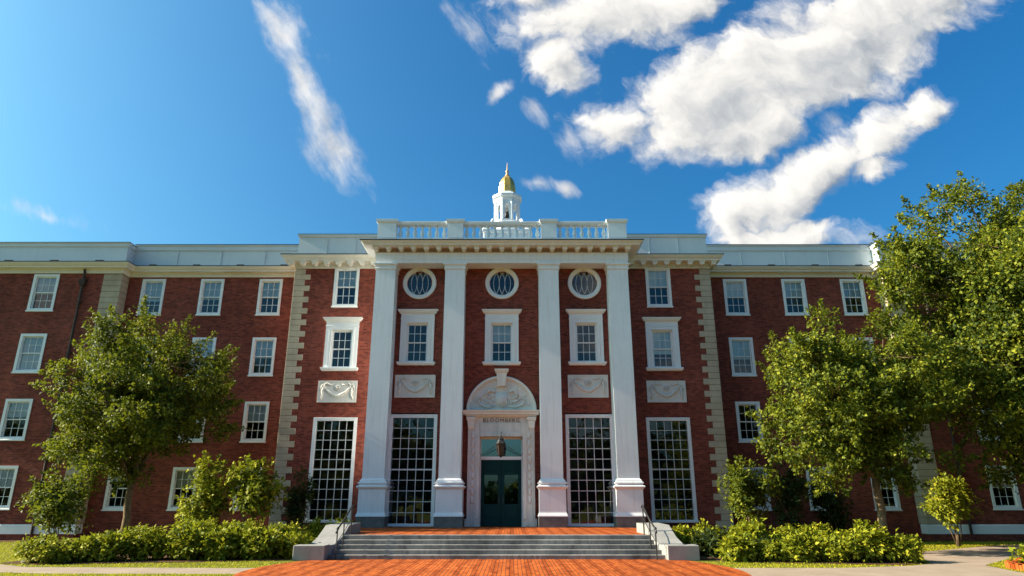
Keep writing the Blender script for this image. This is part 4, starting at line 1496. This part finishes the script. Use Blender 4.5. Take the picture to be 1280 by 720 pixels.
# planted bed with brick edging at the lower right
edge = MB()
pts = [(13.75, 17.2), (13.70, 17.9), (13.62, 18.7), (13.80, 19.3), (14.25, 19.8), (14.8, 20.3), (15.5, 20.8)]
for i in range(len(pts) - 1):
    a, b_ = Vector((*pts[i], 0)), Vector((*pts[i + 1], 0))
    n = max(1, int((b_ - a).length / .11))
    for k in range(n):
        c = a + (b_ - a) * ((k + .5) / n)
        dz = .13 + .03 * ((k + i) % 2)
        tdir = (b_ - a).normalized() * .048
        nd = Vector((tdir.y, -tdir.x, 0)).normalized() * .10
        vs_ = [c - tdir - nd, c + tdir - nd, c + tdir + nd, c - tdir + nd]
        edge.add([(q.x - 13.5, q.y - 18.8, 0) for q in vs_] + [(q.x - 13.5, q.y - 18.8, dz) for q in vs_], [(0, 3, 2, 1), (4, 5, 6, 7), (0, 1, 5, 4), (1, 2, 6, 5), (2, 3, 7, 6), (3, 0, 4, 7)])
be = edge.build('brick_edging', MT['paver'], None, (13.5, 18.8, 0))
tag(be, 'low orange brick edging round the planted corner at lower right', 'edging')
shrub('bush', 14.35, 18.9, .9, .9, .5, 'low yellow-green plant inside the brick edged corner at lower right', MT['leaf_yellow'], 171, .11, 18, 60, 0, 'bush')
shrub('bush', 15.3, 19.6, 1.3, 1.1, .55, 'broader low plant at the right edge, behind the brick edged corner', MT['leaf_bush'], 172, .11, 22, 60, 0, 'bush')


# ------------------------------------------------------------------ grass blades on the lawns in view
def inside(px_, py_, poly):
    c = np.zeros(len(px_), bool)
    j = len(poly) - 1
    for i in range(len(poly)):
        xi, yi = poly[i]
        xj, yj = poly[j]
        cond = ((yi > py_) != (yj > py_)) & (px_ < (xj - xi) * (py_ - yi) / (yj - yi + 1e-12) + xi)
        c ^= cond
        j = i
    return c


def grass():
    rng = np.random.default_rng(5)
    n = 190000
    x = rng.uniform(-26, 26, n)
    y = 16.8 + (31.5 - 16.8) * rng.random(n) ** 1.5
    keep = np.ones(n, bool)
    for poly in (PATH_L, PATH_R, circ, BED_L, BED_R, [(-6.6, 21), (6.6, 21), (6.6, 34), (-6.6, 34)]):
        keep &= ~inside(x, y, poly)
    x, y = x[keep], y[keep]
    n = len(x)
    h = rng.uniform(.018, .045, n)
    a = rng.uniform(0, 6.28, n)
    w = .011
    v = np.empty((n, 3, 3))
    v[:, 0] = np.stack([x - w * np.cos(a), y - w * np.sin(a), np.zeros(n)], 1)
    v[:, 1] = np.stack([x + w * np.cos(a), y + w * np.sin(a), np.zeros(n)], 1)
    v[:, 2] = np.stack([x + rng.normal(0, .025, n), y + rng.normal(0, .025, n), h], 1)
    me = bpy.data.meshes.new('grass')
    me.vertices.add(n * 3); me.vertices.foreach_set('co', v.reshape(-1))
    me.loops.add(n * 3); me.loops.foreach_set('vertex_index', np.arange(n * 3, dtype=np.int32))
    me.polygons.add(n)
    me.polygons.foreach_set('loop_start', np.arange(0, n * 3, 3, dtype=np.int32))
    me.polygons.foreach_set('loop_total', np.full(n, 3, dtype=np.int32))
    me.update(); me.validate()
    me.materials.append(MT['blade'])
    tag(link_obj('grass', me), 'short sunlit grass of the lawn strips', 'grass', kind='stuff')


grass()


# ------------------------------------------------------------------ the park behind the viewer, seen only in the glass
def far_wood():
    rng = np.random.default_rng(9)
    cents, rads = [], []
    x = -75
    while x < 80:
        h = rng.uniform(9, 14.5) if abs(x) > 7 else rng.uniform(1.0, 2.2)
        yy = -42 + rng.uniform(-5, 5)
        for k in range(16):
            cents.append(np.array([x + rng.normal() * (2.4 if abs(x) > 9 else 1.2), yy + rng.normal() * 1.8, rng.uniform(.2, 1.0) * h]))
            rads.append(rng.uniform(1.6, 2.6))
        x += rng.uniform(4, 7)
    me = leaf_mesh('woodland', MT['leaf_dark'], cents, rads, [70] * len(cents), 1.0, rng)
    tag(link_obj('woodland', me), 'far belt of trees across the park, mirrored in the tall windows', 'trees', kind='stuff')


far_wood()
